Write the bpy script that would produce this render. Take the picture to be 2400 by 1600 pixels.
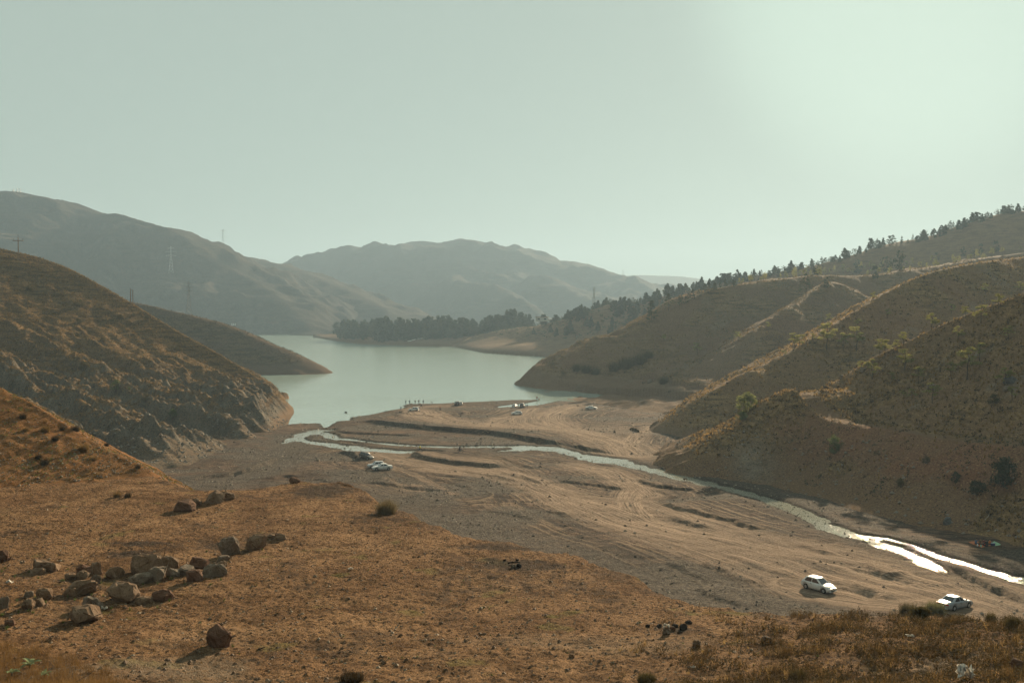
import bpy, bmesh, math, random
import numpy as np
from mathutils import Vector, Matrix

# ------------------------------------------------------------------ scene, camera, sky, sun, exposure
scene = bpy.context.scene
for o in list(bpy.data.objects):
    bpy.data.objects.remove(o)
COL = scene.collection
R = math.radians
CAMZ, FPX, CX, CY = 40.0, 2400 * 35 / 36.0, 1200.0, 800.0
PITCH = math.atan(80.0 / FPX)                       # horizon a little above the middle of the picture

cam_d = bpy.data.cameras.new('camera')
cam_d.lens, cam_d.sensor_width, cam_d.clip_start, cam_d.clip_end = 35, 36, 0.5, 30000
cam = bpy.data.objects.new('camera', cam_d)
COL.objects.link(cam)
cam.location = (0, 0, CAMZ)
cam.rotation_euler = (math.pi / 2 - PITCH, 0, 0)
scene.camera = cam

SUN_AZ, SUN_EL = R(22.3), R(18.0)                   # azimuth to the right of the view direction (+Y)
SUN = Vector((math.sin(SUN_AZ) * math.cos(SUN_EL), math.cos(SUN_AZ) * math.cos(SUN_EL), math.sin(SUN_EL)))
world = bpy.data.worlds.new('World')
scene.world = world
world.use_nodes = True
wn, wl = world.node_tree.nodes, world.node_tree.links
wn.clear()
sky = wn.new('ShaderNodeTexSky')
sky.sky_type = 'NISHITA'
sky.sun_disc = False
sky.sun_elevation, sky.sun_rotation = SUN_EL, SUN_AZ
sky.altitude, sky.air_density, sky.dust_density, sky.ozone_density = 900, 1.0, 2.0, 0.6
hs = wn.new('ShaderNodeHueSaturation')
hs.inputs['Saturation'].default_value = 0.6
tint = wn.new('ShaderNodeMix'); tint.data_type = 'RGBA'; tint.blend_type = 'MULTIPLY'
tint.inputs[0].default_value = 1.0
tint.inputs[7].default_value = (0.68, 0.80, 0.75, 1)
veil = wn.new('ShaderNodeMix'); veil.data_type = 'RGBA'; veil.blend_type = 'MIX'
veil.inputs[0].default_value = 0.70
veil.inputs[7].default_value = (4.15, 5.0, 4.36, 1)   # even milky haze over the whole dome
bg = wn.new('ShaderNodeBackground')
bg.inputs['Strength'].default_value = 0.05
wo = wn.new('ShaderNodeOutputWorld')
gam = wn.new('ShaderNodeGamma'); gam.inputs[1].default_value = 0.6     # the eye of a film: soft shoulder on the whole sky
wl.new(sky.outputs[0], gam.inputs[0])
wl.new(gam.outputs[0], hs.inputs['Color'])
wl.new(hs.outputs[0], tint.inputs[6])
wl.new(tint.outputs[2], veil.inputs[6])
# broad aureole of forward-scattered light round the sun
tc = wn.new('ShaderNodeTexCoord'); dt = wn.new('ShaderNodeVectorMath'); dt.operation = 'DOT_PRODUCT'
dt.inputs[1].default_value = SUN
wl.new(tc.outputs['Generated'], dt.inputs[0])
au = wn.new('ShaderNodeMapRange'); au.interpolation_type = 'SMOOTHERSTEP'
au.inputs['From Min'].default_value, au.inputs['From Max'].default_value = math.cos(R(14.0)), math.cos(R(5.0))
wl.new(dt.outputs['Value'], au.inputs['Value'])
gl = wn.new('ShaderNodeMix'); gl.data_type = 'RGBA'; gl.blend_type = 'ADD'
gl.inputs[7].default_value = (0.95, 1.30, 1.02, 1)
wl.new(au.outputs[0], gl.inputs[0])
wl.new(veil.outputs[2], gl.inputs[6])
wl.new(gl.outputs[2], bg.inputs['Color'])
wl.new(bg.outputs[0], wo.inputs['Surface'])

sun_d = bpy.data.lights.new('sun', 'SUN')
sun_d.energy, sun_d.angle, sun_d.color = 5.0, R(0.53), (1.0, 0.80, 0.54)
sun = bpy.data.objects.new('sun', sun_d)
COL.objects.link(sun)
sun.location = (200, 500, 400)
sun.rotation_euler = (-SUN).to_track_quat('-Z', 'Y').to_euler()

vs = scene.view_settings
vs.view_transform, vs.look, vs.gamma, vs.exposure, vs.use_curve_mapping = 'Standard', 'None', 1.0, 1.3, False
cy = scene.cycles
cy.use_denoising = True
try:
    cy.denoiser = 'OPENIMAGEDENOISE'
except Exception:
    pass
cy.max_bounces, cy.diffuse_bounces, cy.glossy_bounces = 6, 2, 2
cy.transmission_bounces, cy.volume_bounces, cy.transparent_max_bounces = 3, 1, 8
cy.use_adaptive_sampling = True
cy.adaptive_threshold = 0.02
cy.caustics_reflective = cy.caustics_refractive = False

# ------------------------------------------------------------------ measuring: photo point -> place
def ray(px, py):
    u, v = (px - CX) / FPX, -(py - CY) / FPX
    c, s = math.cos(PITCH), math.sin(PITCH)
    return u, c + v * s, v * c - s                   # x, y, z of the direction
def P(px, py, Y):                                    # a point at the distance Y
    dx, dy, dz = ray(px, py)
    return (dx / dy * Y, Y, CAMZ + dz / dy * Y)
def PZ(px, py, z):                                   # a point at the height z
    dx, dy, dz = ray(px, py)
    k = (z - CAMZ) / dz
    return (dx * k, dy * k, z)

# ------------------------------------------------------------------ noise
_rs = np.random.RandomState(7)
_perm = _rs.permutation(512).astype(np.int64)
_perm = np.concatenate([_perm, _perm, _perm])
_ang = _rs.rand(512) * 2 * np.pi
_gx, _gy = np.cos(_ang), np.sin(_ang)
def pn(x, y, seed=0):
    x = np.asarray(x, float) + seed * 17.31; y = np.asarray(y, float) - seed * 9.77
    xi = np.floor(x).astype(np.int64); yi = np.floor(y).astype(np.int64)
    xf, yf = x - xi, y - yi
    u = xf * xf * xf * (xf * (xf * 6 - 15) + 10); v = yf * yf * yf * (yf * (yf * 6 - 15) + 10)
    def g(ix, iy, fx, fy):
        h = _perm[(_perm[ix & 511] + iy) & 511]
        return _gx[h] * fx + _gy[h] * fy
    a = g(xi, yi, xf, yf); b = g(xi + 1, yi, xf - 1, yf)
    c = g(xi, yi + 1, xf, yf - 1); d = g(xi + 1, yi + 1, xf - 1, yf - 1)
    return (a + u * (b - a) + v * (c + u * (d - c) - (a + u * (b - a)))) * 1.5
def fbm(x, y, octv=4, seed=0, gain=0.5):
    s = 0; a = 1.0; f = 1.0
    for i in range(octv):
        s = s + a * pn(x * f, y * f, seed + i * 3); a *= gain; f *= 2.03
    return s
def ridged(x, y, octv=4, seed=0, gain=0.5):
    s = 0; a = 1.0; f = 1.0
    for i in range(octv):
        s = s + a * (1 - 2 * np.abs(pn(x * f, y * f, seed + i * 3))); a *= gain; f *= 2.07
    return s
def sstep(a, b, x):
    t = np.clip((x - a) / (b - a), 0, 1)
    return t * t * (3 - 2 * t)

# ------------------------------------------------------------------ lines on the map
def densify(pts, n=3):
    """Catmull-Rom through 3D points."""
    p = np.array(pts, float)
    if len(p) < 3: return p
    q = np.vstack([2 * p[0] - p[1], p, 2 * p[-1] - p[-2]])
    out = []
    for i in range(1, len(q) - 2):
        for k in range(n):
            t = k / n
            out.append(0.5 * (2 * q[i] + (q[i + 1] - q[i - 1]) * t + (2 * q[i - 1] - 5 * q[i] + 4 * q[i + 1] - q[i + 2]) * t * t + (3 * q[i] - q[i - 1] - 3 * q[i + 1] + q[i + 2]) * t ** 3))
    out.append(p[-1])
    return np.array(out)
def polyd(X, Y, pts):
    """distance to the polyline, height on it there, signed side (left of travel > 0), run length."""
    pts = np.asarray(pts, float)
    best = np.full(X.shape, 1e18); zz = np.zeros(X.shape); sg = np.zeros(X.shape); ss = np.zeros(X.shape)
    run = 0.0
    for a, b in zip(pts[:-1], pts[1:]):
        dx, dy = b[0] - a[0], b[1] - a[1]
        L2 = dx * dx + dy * dy + 1e-12
        t = np.clip(((X - a[0]) * dx + (Y - a[1]) * dy) / L2, 0, 1)
        ex, ey = X - a[0] - t * dx, Y - a[1] - t * dy
        d2 = ex * ex + ey * ey
        m = d2 < best
        best = np.where(m, d2, best)
        zz = np.where(m, a[2] + t * (b[2] - a[2]), zz)
        sg = np.where(m, np.sign(dx * (Y - a[1]) - dy * (X - a[0])), sg)
        ss = np.where(m, run + t * math.sqrt(L2), ss)
        run += math.sqrt(L2)
    return np.sqrt(best), zz, sg, ss
def ridge_field(X, Y, pts, slope, rnd=3.0, curve=0.0):
    """upper envelope of cones standing along a ridge line."""
    pts = np.asarray(pts, float)
    h = np.full(X.shape, -1e9)
    for a, b in zip(pts[:-1], pts[1:]):
        dx, dy = b[0] - a[0], b[1] - a[1]
        L2 = dx * dx + dy * dy + 1e-12
        t = np.clip(((X - a[0]) * dx + (Y - a[1]) * dy) / L2, 0, 1)
        d = np.hypot(X - a[0] - t * dx, Y - a[1] - t * dy)
        d = np.sqrt(d * d + rnd * rnd) - rnd
        h = np.maximum(h, a[2] + t * (b[2] - a[2]) - slope * d / (1 + curve * d))
    return h
def between(X, Y, base, ridge, prof, back):
    """a slope from a foot line up to a crest line; prof maps 0..1 to 0..1."""
    db, zb, sb, _ = polyd(X, Y, base)
    dr, zr, sr, s = polyd(X, Y, ridge)
    t = db / (db + dr + 1e-6)
    z = zb + (zr - zb) * prof(t)
    z = np.where(sb < 0, zb - 0.5 * db, z)           # in front of the foot: under the plain
    z = np.where(sr > 0, zr - back * dr, z)          # behind the crest
    return z, t, dr, db, s, sr

# ------------------------------------------------------------------ mesh and object helpers
def put(o, parent=None, label=None, cat=None, group=None, kind=None):
    COL.objects.link(o)
    if parent is not None: o.parent = parent
    if label: o['label'] = label
    if cat: o['category'] = cat
    if group: o['group'] = group
    if kind: o['kind'] = kind
    return o
def raw_mesh(name, V, F, mat=None, smooth=True, cols=None):
    """F: (n,3) or (n,4) index array; cols: dict name -> (nv,4)"""
    V = np.asarray(V, np.float32); F = np.asarray(F, np.int32)
    me = bpy.data.meshes.new(name)
    nf, k = F.shape
    me.vertices.add(len(V)); me.vertices.foreach_set('co', V.ravel())
    me.loops.add(nf * k); me.loops.foreach_set('vertex_index', F.ravel())
    me.polygons.add(nf)
    me.polygons.foreach_set('loop_start', np.arange(0, nf * k, k, dtype=np.int32))
    me.polygons.foreach_set('use_smooth', np.full(nf, smooth))
    me.update(calc_edges=True)
    for nm, c in (cols or {}).items():
        at = me.color_attributes.new(nm, 'FLOAT_COLOR', 'POINT')
        at.data.foreach_set('color', np.asarray(c, np.float32).ravel())
    if mat: me.materials.append(mat)
    return me
def grid(name, X, Y, Z, mat, mask=None, keep=None, kind='structure', parent=None):
    ny, nx = X.shape
    V = np.stack([X, Y, Z], -1).reshape(-1, 3)
    idx = np.arange(ny * nx).reshape(ny, nx)
    F = np.stack([idx[:-1, :-1], idx[:-1, 1:], idx[1:, 1:], idx[1:, :-1]], -1).reshape(-1, 4)
    cols = None
    if mask is not None: cols = {'mask': np.stack([np.clip(m, 0, 1) if m is not None else np.zeros_like(X) for m in mask], -1).reshape(-1, 4)}
    if keep is not None:
        kf = keep.reshape(-1)[F].any(1)
        F = F[kf]
        used = np.unique(F)
        new = np.full(len(V), -1, np.int32); new[used] = np.arange(len(used))
        V, F = V[used], new[F]
        if cols: cols = {k: c[used] for k, c in cols.items()}
    o = bpy.data.objects.new(name, raw_mesh(name, V, F, mat, True, cols))
    return put(o, parent, kind=kind)
def mgrid(x0, x1, dx, y0, y1, dy):
    xs = np.linspace(x0, x1, int((x1 - x0) / dx) + 1); ys = np.linspace(y0, y1, int((y1 - y0) / dy) + 1)
    return np.meshgrid(xs, ys)
# ------------------------------------------------------------------ materials
class NT:
    def __init__(s, name, rough=0.9, spec=0.2, gain=1.0):
        s.gain = gain
        s.m = bpy.data.materials.new(name); s.m.use_nodes = True
        s.n, s.l = s.m.node_tree.nodes, s.m.node_tree.links
        s.b = s.n['Principled BSDF']; s.out = s.n['Material Output']
        s.b.inputs['Roughness'].default_value = rough
        s.b.inputs['Specular IOR Level'].default_value = spec
        s._pos = None
    def pos(s):
        if s._pos is None: s._pos = s.n.new('ShaderNodeNewGeometry').outputs['Position']
        return s._pos
    def scaled(s, sc, rotz=0.0):
        mp = s.n.new('ShaderNodeMapping'); mp.inputs['Scale'].default_value = sc; mp.inputs['Rotation'].default_value = (0, 0, rotz)
        s.l.new(s.pos(), mp.inputs['Vector']); return mp.outputs[0]
    def noise(s, scale, detail=4, rough=0.55, vec=None, dist=0.0):
        t = s.n.new('ShaderNodeTexNoise'); t.inputs['Scale'].default_value = scale
        t.inputs['Detail'].default_value = detail; t.inputs['Roughness'].default_value = rough; t.inputs['Distortion'].default_value = dist
        s.l.new(vec if vec is not None else s.pos(), t.inputs['Vector']); return t.outputs['Fac']
    def voro(s, scale, vec=None, feature='F1', out='Distance', rnd=1.0):
        t = s.n.new('ShaderNodeTexVoronoi'); t.feature = feature; t.inputs['Scale'].default_value = scale; t.inputs['Randomness'].default_value = rnd
        s.l.new(vec if vec is not None else s.pos(), t.inputs['Vector']); return t.outputs[out]
    def ramp(s, fac, stops):
        r = s.n.new('ShaderNodeValToRGB'); e = r.color_ramp.elements
        while len(e) < len(stops): e.new(0.5)
        for el, (p, c) in zip(e, stops):
            el.position = p; el.color = (c, c, c, 1) if isinstance(c, (int, float)) else (*c, 1)
        s.l.new(fac, r.inputs[0]); return r.outputs[0]
    def mix(s, fac, a, b, mode='MIX'):
        m = s.n.new('ShaderNodeMix'); m.data_type = 'RGBA'; m.blend_type = mode
        for ix, v in ((0, fac), (6, a), (7, b)):
            sock = m.inputs[ix]
            if isinstance(v, (int, float)): sock.default_value = v if ix == 0 else (v, v, v, 1)
            elif isinstance(v, tuple): sock.default_value = (*v, 1)
            else: s.l.new(v, sock)
        return m.outputs[2]
    def math(s, op, a, b=0.0, clamp=False):
        m = s.n.new('ShaderNodeMath'); m.operation = op; m.use_clamp = clamp
        for sock, v in ((m.inputs[0], a), (m.inputs[1], b)):
            if isinstance(v, (int, float)): sock.default_value = v
            else: s.l.new(v, sock)
        return m.outputs[0]
    def mask(s, name='mask'):
        a = s.n.new('ShaderNodeVertexColor'); a.layer_name = name
        sp = s.n.new('ShaderNodeSeparateColor'); s.l.new(a.outputs['Color'], sp.inputs[0])
        return sp.outputs[0], sp.outputs[1], sp.outputs[2], a.outputs['Alpha']
    def bump(s, h, strength=0.5, dist=0.1, normal=None):
        b = s.n.new('ShaderNodeBump'); b.inputs['Strength'].default_value = strength; b.inputs['Distance'].default_value = dist
        s.l.new(h, b.inputs['Height'])
        if normal is not None: s.l.new(normal, b.inputs['Normal'])
        return b.outputs[0]
    def done(s, color=None, normal=None, rough=None):
        if color is not None:
            if isinstance(color, tuple): s.b.inputs['Base Color'].default_value = (*color, 1)
            else:
                if s.gain != 1.0: color = s.mix(1.0, color, (s.gain,) * 3, 'MULTIPLY')
                s.l.new(color, s.b.inputs['Base Color'])
        if normal is not None: s.l.new(normal, s.b.inputs['Normal'])
        if rough is not None: s.l.new(rough, s.b.inputs['Roughness'])
        return s.m

def m_terrace():
    n = NT('terrace_soil', 0.95, 0.02, 0.76)
    r, g, b, a = n.mask()                # r charred / dark, g green growth, b stones and straw
    big = n.noise(0.12, 6, 0.65); mid = n.noise(0.55, 6, 0.68); fine = n.noise(4.6, 6, 0.74); spk = n.noise(14, 3, 0.7)
    c = n.mix(n.ramp(big, [(0.35, 0.0), (0.65, 1.0)]), (0.205, 0.112, 0.058), (0.37, 0.218, 0.115))
    c = n.mix(n.ramp(mid, [(0.46, 0.0), (0.62, 0.85)]), c, (0.115, 0.060, 0.028))
    c = n.mix(n.ramp(fine, [(0.42, 0.95), (0.50, 0.0)]), c, (0.055, 0.033, 0.020))
    c = n.mix(n.ramp(spk, [(0.60, 0.0), (0.68, 0.8)]), c, (0.55, 0.31, 0.125))
    c = n.mix(n.math('MULTIPLY', g, n.ramp(fine, [(0.4, 0.1), (0.6, 0.9)])), c, (0.16, 0.15, 0.045))
    c = n.mix(n.math('MULTIPLY', b, n.ramp(spk, [(0.45, 0.2), (0.6, 1.0)])), c, (0.27, 0.21, 0.15))
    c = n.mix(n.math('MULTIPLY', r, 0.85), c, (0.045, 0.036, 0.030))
    h = n.math('ADD', n.math('MULTIPLY', fine, 1.0), n.math('MULTIPLY', spk, 0.5))
    nb = n.bump(h, 1.0, 0.22)
    return n.done(c, nb)
def m_riverbed():
    n = NT('riverbed_gravel', 0.95, 0.02, 0.68)
    r, g, b, a = n.mask()                # r dusty track, g coarse gravel, b wet, a streak tone
    tx, ts, tk, ta = n.mask('track')     # offset from and run along the nearest wheel track
    cv = n.n.new('ShaderNodeCombineXYZ'); n.l.new(n.math('MULTIPLY', tx, 100.0), cv.inputs[0]); n.l.new(n.math('MULTIPLY', ts, 22.0), cv.inputs[1])
    rut = n.noise(1.15, 4, 0.62, cv.outputs[0]); rut2 = n.noise(3.4, 3, 0.6, cv.outputs[0])
    big = n.noise(0.035, 5, 0.6); mid = n.noise(0.35, 5, 0.62)
    fine = n.noise(2.2, 6, 0.72); spk = n.noise(6.0, 3, 0.75)
    str_ = n.noise(1.0, 5, 0.65, n.scaled((0.35, 0.9, 1), R(28)))
    c = n.mix(n.ramp(big, [(0.38, 0.0), (0.62, 1.0)]), (0.112, 0.072, 0.050), (0.225, 0.146, 0.100))
    c = n.mix(n.ramp(str_, [(0.44, 0.9), (0.56, 0.0)]), c, (0.058, 0.043, 0.033))
    c = n.mix(n.math('MULTIPLY', tk, n.ramp(rut, [(0.42, 0.95), (0.51, 0.0)])), c, (0.052, 0.039, 0.030))
    c = n.mix(n.math('MULTIPLY', tk, n.ramp(rut, [(0.54, 0.0), (0.64, 0.8)])), c, (0.37, 0.265, 0.175))
    c = n.mix(n.ramp(mid, [(0.54, 0.0), (0.70, 0.45)]), c, (0.30, 0.215, 0.145))
    tr = n.mix(fine, (0.41, 0.28, 0.19), (0.61, 0.445, 0.32))
    tr = n.mix(n.ramp(rut2, [(0.42, 0.85), (0.52, 0.0)]), tr, (0.15, 0.105, 0.072))
    c = n.mix(r, c, tr)
    c = n.mix(n.math('MULTIPLY', g, 0.9), c, n.mix(n.ramp(fine, [(0.42, 0.0), (0.6, 1.0)]), (0.055, 0.046, 0.039), (0.19, 0.155, 0.12)))
    sk = n.math('MULTIPLY', n.ramp(spk, [(0.63, 0.0), (0.69, 1.0)]), n.math('SUBTRACT', 1.0, n.math('MULTIPLY', r, 0.75)))
    c = n.mix(n.math('MULTIPLY', sk, 0.8), c, (0.50, 0.42, 0.31))
    c = n.mix(n.math('MULTIPLY', n.ramp(spk, [(0.34, 0.9), (0.42, 0.0)]), n.math('SUBTRACT', 1.0, n.math('MULTIPLY', r, 0.6))), c, (0.040, 0.030, 0.023))
    c = n.mix(n.math('MULTIPLY', b, 0.75), c, (0.050, 0.040, 0.031))
    h = n.math('ADD', n.math('ADD', fine, n.math('MULTIPLY', spk, 0.6)), n.math('MULTIPLY', n.math('MULTIPLY', rut, tk), 0.8))
    nb = n.bump(h, 0.9, 0.30)
    return n.done(c, nb)
def m_hill(name, earth, grass, rock, dark, fs=1.0, bump=0.5, red=(0.20, 0.098, 0.058), gain=0.58):
    """mask: r bare rock, g grass, b red clay, a path / bare rim"""
    n = NT(name, 0.95, 0.02, gain)
    r, g, b, a = n.mask()
    big = n.noise(0.02 * fs, 5, 0.6); mid = n.noise(0.16 * fs, 5, 0.65); fine = n.noise(0.9 * fs, 6, 0.72); spk = n.noise(2.6 * fs, 4, 0.75)
    tl = n.noise(0.55 * fs, 4, 0.6, n.scaled((0.22, 0.22, 2.2)))
    lay = n.noise(0.25 * fs, 5, 0.7, n.scaled((1.0, 1.0, 0.28)))
    c = n.mix(n.ramp(big, [(0.35, 0.0), (0.65, 1.0)]), tuple(v * 0.86 for v in earth), tuple(min(1, v * 1.12) for v in earth))
    c = n.mix(n.math('MULTIPLY', g, n.ramp(fine, [(0.36, 0.15), (0.62, 1.0)])), c, grass)
    c = n.mix(n.math('MULTIPLY', g, n.ramp(mid, [(0.50, 0.0), (0.66, 0.55)])), c, dark)
    c = n.mix(n.math('MULTIPLY', g, n.ramp(tl, [(0.42, 0.6), (0.52, 0.0)])), c, dark)       # terracettes
    c = n.mix(b, c, n.mix(fine, tuple(v * 0.75 for v in red), tuple(v * 1.15 for v in red)))
    rk = n.mix(n.ramp(lay, [(0.36, 0.0), (0.64, 1.0)]), tuple(v * 0.55 for v in rock), tuple(v * 1.25 for v in rock))
    rk = n.mix(n.ramp(mid, [(0.56, 0.0), (0.70, 0.5)]), rk, (0.23, 0.14, 0.075))
    c = n.mix(r, c, rk)
    c = n.mix(n.ramp(spk, [(0.36, 0.9), (0.46, 0.0)]), c, tuple(v * 0.40 for v in dark))
    c = n.mix(n.ramp(spk, [(0.57, 0.0), (0.67, 0.75)]), c, tuple(min(1, v * 1.7) for v in grass))
    c = n.mix(a, c, n.mix(fine, tuple(v * 0.9 for v in earth), tuple(min(1, v * 1.35) for v in earth)))
    h = n.math('ADD', fine, n.math('MULTIPLY', spk, 0.5))
    nb = n.bump(h, bump, 0.5 / fs)
    return n.done(c, nb)
def m_plain(name, col, var=0.25, scale=3.0, rough=0.85, spec=0.25, bump=0.0, metal=0.0):
    n = NT(name, rough, spec)
    f = n.noise(scale, 4, 0.6)
    c = n.mix(f, tuple(v * (1 - var) for v in col), tuple(min(1, v * (1 + var)) for v in col))
    n.b.inputs['Metallic'].default_value = metal
    return n.done(c, n.bump(f, bump, 0.05) if bump else None)
def m_leaf(name, col, trans=0.35, var=0.3, scale=0.8):
    n = NT(name, 0.8, 0.03)
    f = n.noise(scale, 3, 0.6)
    c = n.mix(n.ramp(f, [(0.3, 0.0), (0.7, 1.0)]), tuple(v * (1 - var) for v in col), tuple(min(1, v * (1 + var)) for v in col))
    n.done(c)
    t = n.n.new('ShaderNodeBsdfTranslucent'); n.l.new(c, t.inputs['Color'])
    mx = n.n.new('ShaderNodeMixShader'); mx.inputs[0].default_value = trans
    n.l.new(n.b.outputs[0], mx.inputs[1]); n.l.new(t.outputs[0], mx.inputs[2]); n.l.new(mx.outputs[0], n.out.inputs['Surface'])
    return n.m
def m_water(name, col, sc, strength, rough=0.06, dist=0.1, psc=0.012):
    n = NT(name, rough, 0.5)
    n.b.inputs['IOR'].default_value = 1.33
    v = n.scaled((1.0, 0.55, 1), R(-12))
    w = n.math('ADD', n.noise(sc, 4, 0.6, v), n.math('MULTIPLY', n.noise(sc * 0.13, 3, 0.5, v), 1.2))
    patch = n.noise(psc, 4, 0.65, n.scaled((0.5, 1.6, 1), R(8)))
    b = n.n.new('ShaderNodeBump'); b.inputs['Distance'].default_value = dist
    n.l.new(w, b.inputs['Height']); n.l.new(n.ramp(patch, [(0.36, strength * 0.30), (0.64, strength)]), b.inputs['Strength'])
    return n.done(col, b.outputs[0])

M = {}
M['terrace'] = m_terrace()
M['riverbed'] = m_riverbed()
M['hill_left'] = m_hill('hill_left_earth', (0.205, 0.118, 0.062), (0.245, 0.150, 0.062), (0.185, 0.160, 0.128), (0.060, 0.044, 0.025), gain=0.60)
M['hill_orange'] = m_hill('hill_orange_earth', (0.33, 0.155, 0.062), (0.27, 0.16, 0.065), (0.22, 0.175, 0.12), (0.09, 0.058, 0.03), 3.0, gain=0.55)
M['hill_right'] = m_hill('hill_right_earth', (0.150, 0.090, 0.053), (0.275, 0.178, 0.082), (0.18, 0.155, 0.125), (0.046, 0.035, 0.023), 1.2, gain=0.92)
M['hill_mid'] = m_hill('hill_mid_earth', (0.165, 0.103, 0.064), (0.235, 0.155, 0.078), (0.19, 0.16, 0.125), (0.052, 0.042, 0.029), 0.8, gain=0.80)
M['headland'] = m_hill('headland_earth', (0.155, 0.100, 0.066), (0.205, 0.138, 0.068), (0.16, 0.125, 0.09), (0.062, 0.048, 0.030), 0.7, gain=0.55)
M['mountain'] = m_hill('mountain_earth', (0.108, 0.097, 0.082), (0.135, 0.118, 0.086), (0.125, 0.115, 0.105), (0.042, 0.046, 0.042), 0.22, 0.9, gain=0.42)
M['lake'] = m_water('lake_water', (0.245, 0.305, 0.27), 0.55, 0.8, 0.16, 0.16)
M['stream'] = m_water('stream_water', (0.24, 0.24, 0.195), 8.0, 0.9, 0.05, 0.042, 0.35)
# ------------------------------------------------------------------ the large structure: heights
def base_z(Y):
    return np.interp(Y, [40, 110, 160, 233, 300, 360, 420, 480], [10.5, 7.5, 5.8, 3.6, 2.3, 1.45, 0.9, 0.6])
def PB(px, py):                                      # a point on the valley floor
    z = 4.0
    for _ in range(12):
        p = PZ(px, py, z); z = float(base_z(p[1]))
    return (p[0], p[1], z)
shore_px = [(560, 1010), (640, 1000), (673, 995), (700, 993), (750, 992), (757, 1001), (764, 1003), (790, 987), (819, 985), (822, 978), (870, 971), (915, 961), (942, 957), (950, 953), (943, 951), (956, 946.6), (993, 946), (1027, 945.7), (1072, 943), (1125, 941), (1150, 939.7), (1203, 937), (1242, 937), (1259, 936), (1262, 939), (1234, 945), (1200, 948), (1167, 952.5), (1168, 955), (1201, 953), (1259, 949.5), (1282, 945), (1308, 939), (1340, 940), (1374, 940), (1440, 952), (1520, 962), (1800, 975)]
SHORE = np.array([PZ(x, y, 0.0) for x, y in shore_px])
# streams: centre line (px, py), height of the ribbon in px
STREAMS = [
 [(760, 998, 16), (742, 1006, 14), (722, 1013, 13), (700, 1021, 9), (680, 1030, 8), (664, 1037, 5)],
 [(700, 1021, 7), (712, 1031, 6), (740, 1036, 6), (780, 1041, 7), (820, 1048, 10), (850, 1052, 8), (900, 1055, 6), (945, 1058, 6), (985, 1056.5, 4), (1030, 1057, 2.2)],
 [(752, 1008, 4), (775, 1017, 9), (783, 1025, 7), (830, 1030, 4), (900, 1038, 3.6), (960, 1043, 3.6), (1020, 1046, 3.6), (1100, 1046.5, 4), (1180, 1046, 4), (1240, 1047, 7), (1290, 1051, 12), (1335, 1060, 11), (1385, 1071, 15), (1430, 1079, 19), (1480, 1089, 15), (1540, 1103, 17), (1600, 1118, 20), (1680, 1138, 16), (1750, 1155, 17), (1830, 1181, 21), (1890, 1205, 24), (1940, 1232, 28), (1990, 1250, 28), (2050, 1268, 24), (2110, 1290, 24), (2175, 1318, 26), (2210, 1336, 12)],
 [(1168, 1057, 2), (1200, 1054, 6), (1250, 1050, 6), (1290, 1052, 4)],
 [(2040, 1258, 10), (2100, 1266, 10), (2150, 1277, 10), (2195, 1299, 20), (2260, 1318, 22), (2330, 1340, 26), (2400, 1358, 34), (2480, 1376, 40)],
]
def stream_line(s):
    pts, hw = [], []
    d = densify([(a, b, c) for a, b, c in s], 4)
    for a, b, c in d:
        p = PB(a, b); q1 = PB(a, b - c / 2); q2 = PB(a, b + c / 2)
        pts.append(p); hw.append(abs(q1[1] - q2[1]) / 2)
    pts, hw = np.array(pts), np.array(hw)
    tg = np.gradient(pts[:, :2], axis=0); tg /= np.linalg.norm(tg, axis=1)[:, None] + 1e-9
    hw = np.maximum(hw * np.maximum(np.abs(tg[:, 0]), 0.35), 0.35)
    return pts, hw
STR = [stream_line(s) for s in STREAMS]
SCARPS = [  # low earth steps, the far side higher
 ([(820, 980), (880, 984), (940, 996), (1000, 1003), (1060, 1008), (1150, 1016), (1250, 1031), (1330, 1045), (1420, 1061), (1470, 1069)], 1.25, 25),
 ([(765, 1006), (830, 1011), (900, 1017), (980, 1023)], 0.55, 12), ([(785, 1033), (830, 1036), (856, 1044)], 0.6, 8),
 ([(790, 1061), (825, 1065), (836, 1077)], 0.8, 10), ([(955, 1061), (985, 1072), (1030, 1081), (1100, 1089), (1200, 1094)], 0.9, 12),
 ([(425, 1133), (500, 1119), (560, 1109), (600, 1097), (652, 1070)], 0.8, 12), ([(640, 1126), (665, 1117), (695, 1121)], 0.5, 8),
 ([(1490, 1122), (1530, 1138), (1600, 1147), (1640, 1150)], 0.6, 8), ([(1540, 1178), (1640, 1203), (1730, 1226), (1800, 1250)], 0.55, 8),
 ([(1300, 1128), (1400, 1140), (1470, 1150)], 0.45, 8), ([(860, 1128), (940, 1140), (1040, 1152)], 0.4, 8), ([(1610, 1375), (1680, 1400), (1760, 1435)], 0.35, 8),
 ([(900, 948 + 8), (970, 970), (1020, 977), (1080, 972), (1150, 960)], 0.4, 10), ([(1300, 1052 + 8), (1400, 1088), (1450, 1098)], 0.4, 6), ([(2190, 1318), (2260, 1345), (2340, 1385), (2400, 1420)], 0.7, 8),
]
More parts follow.
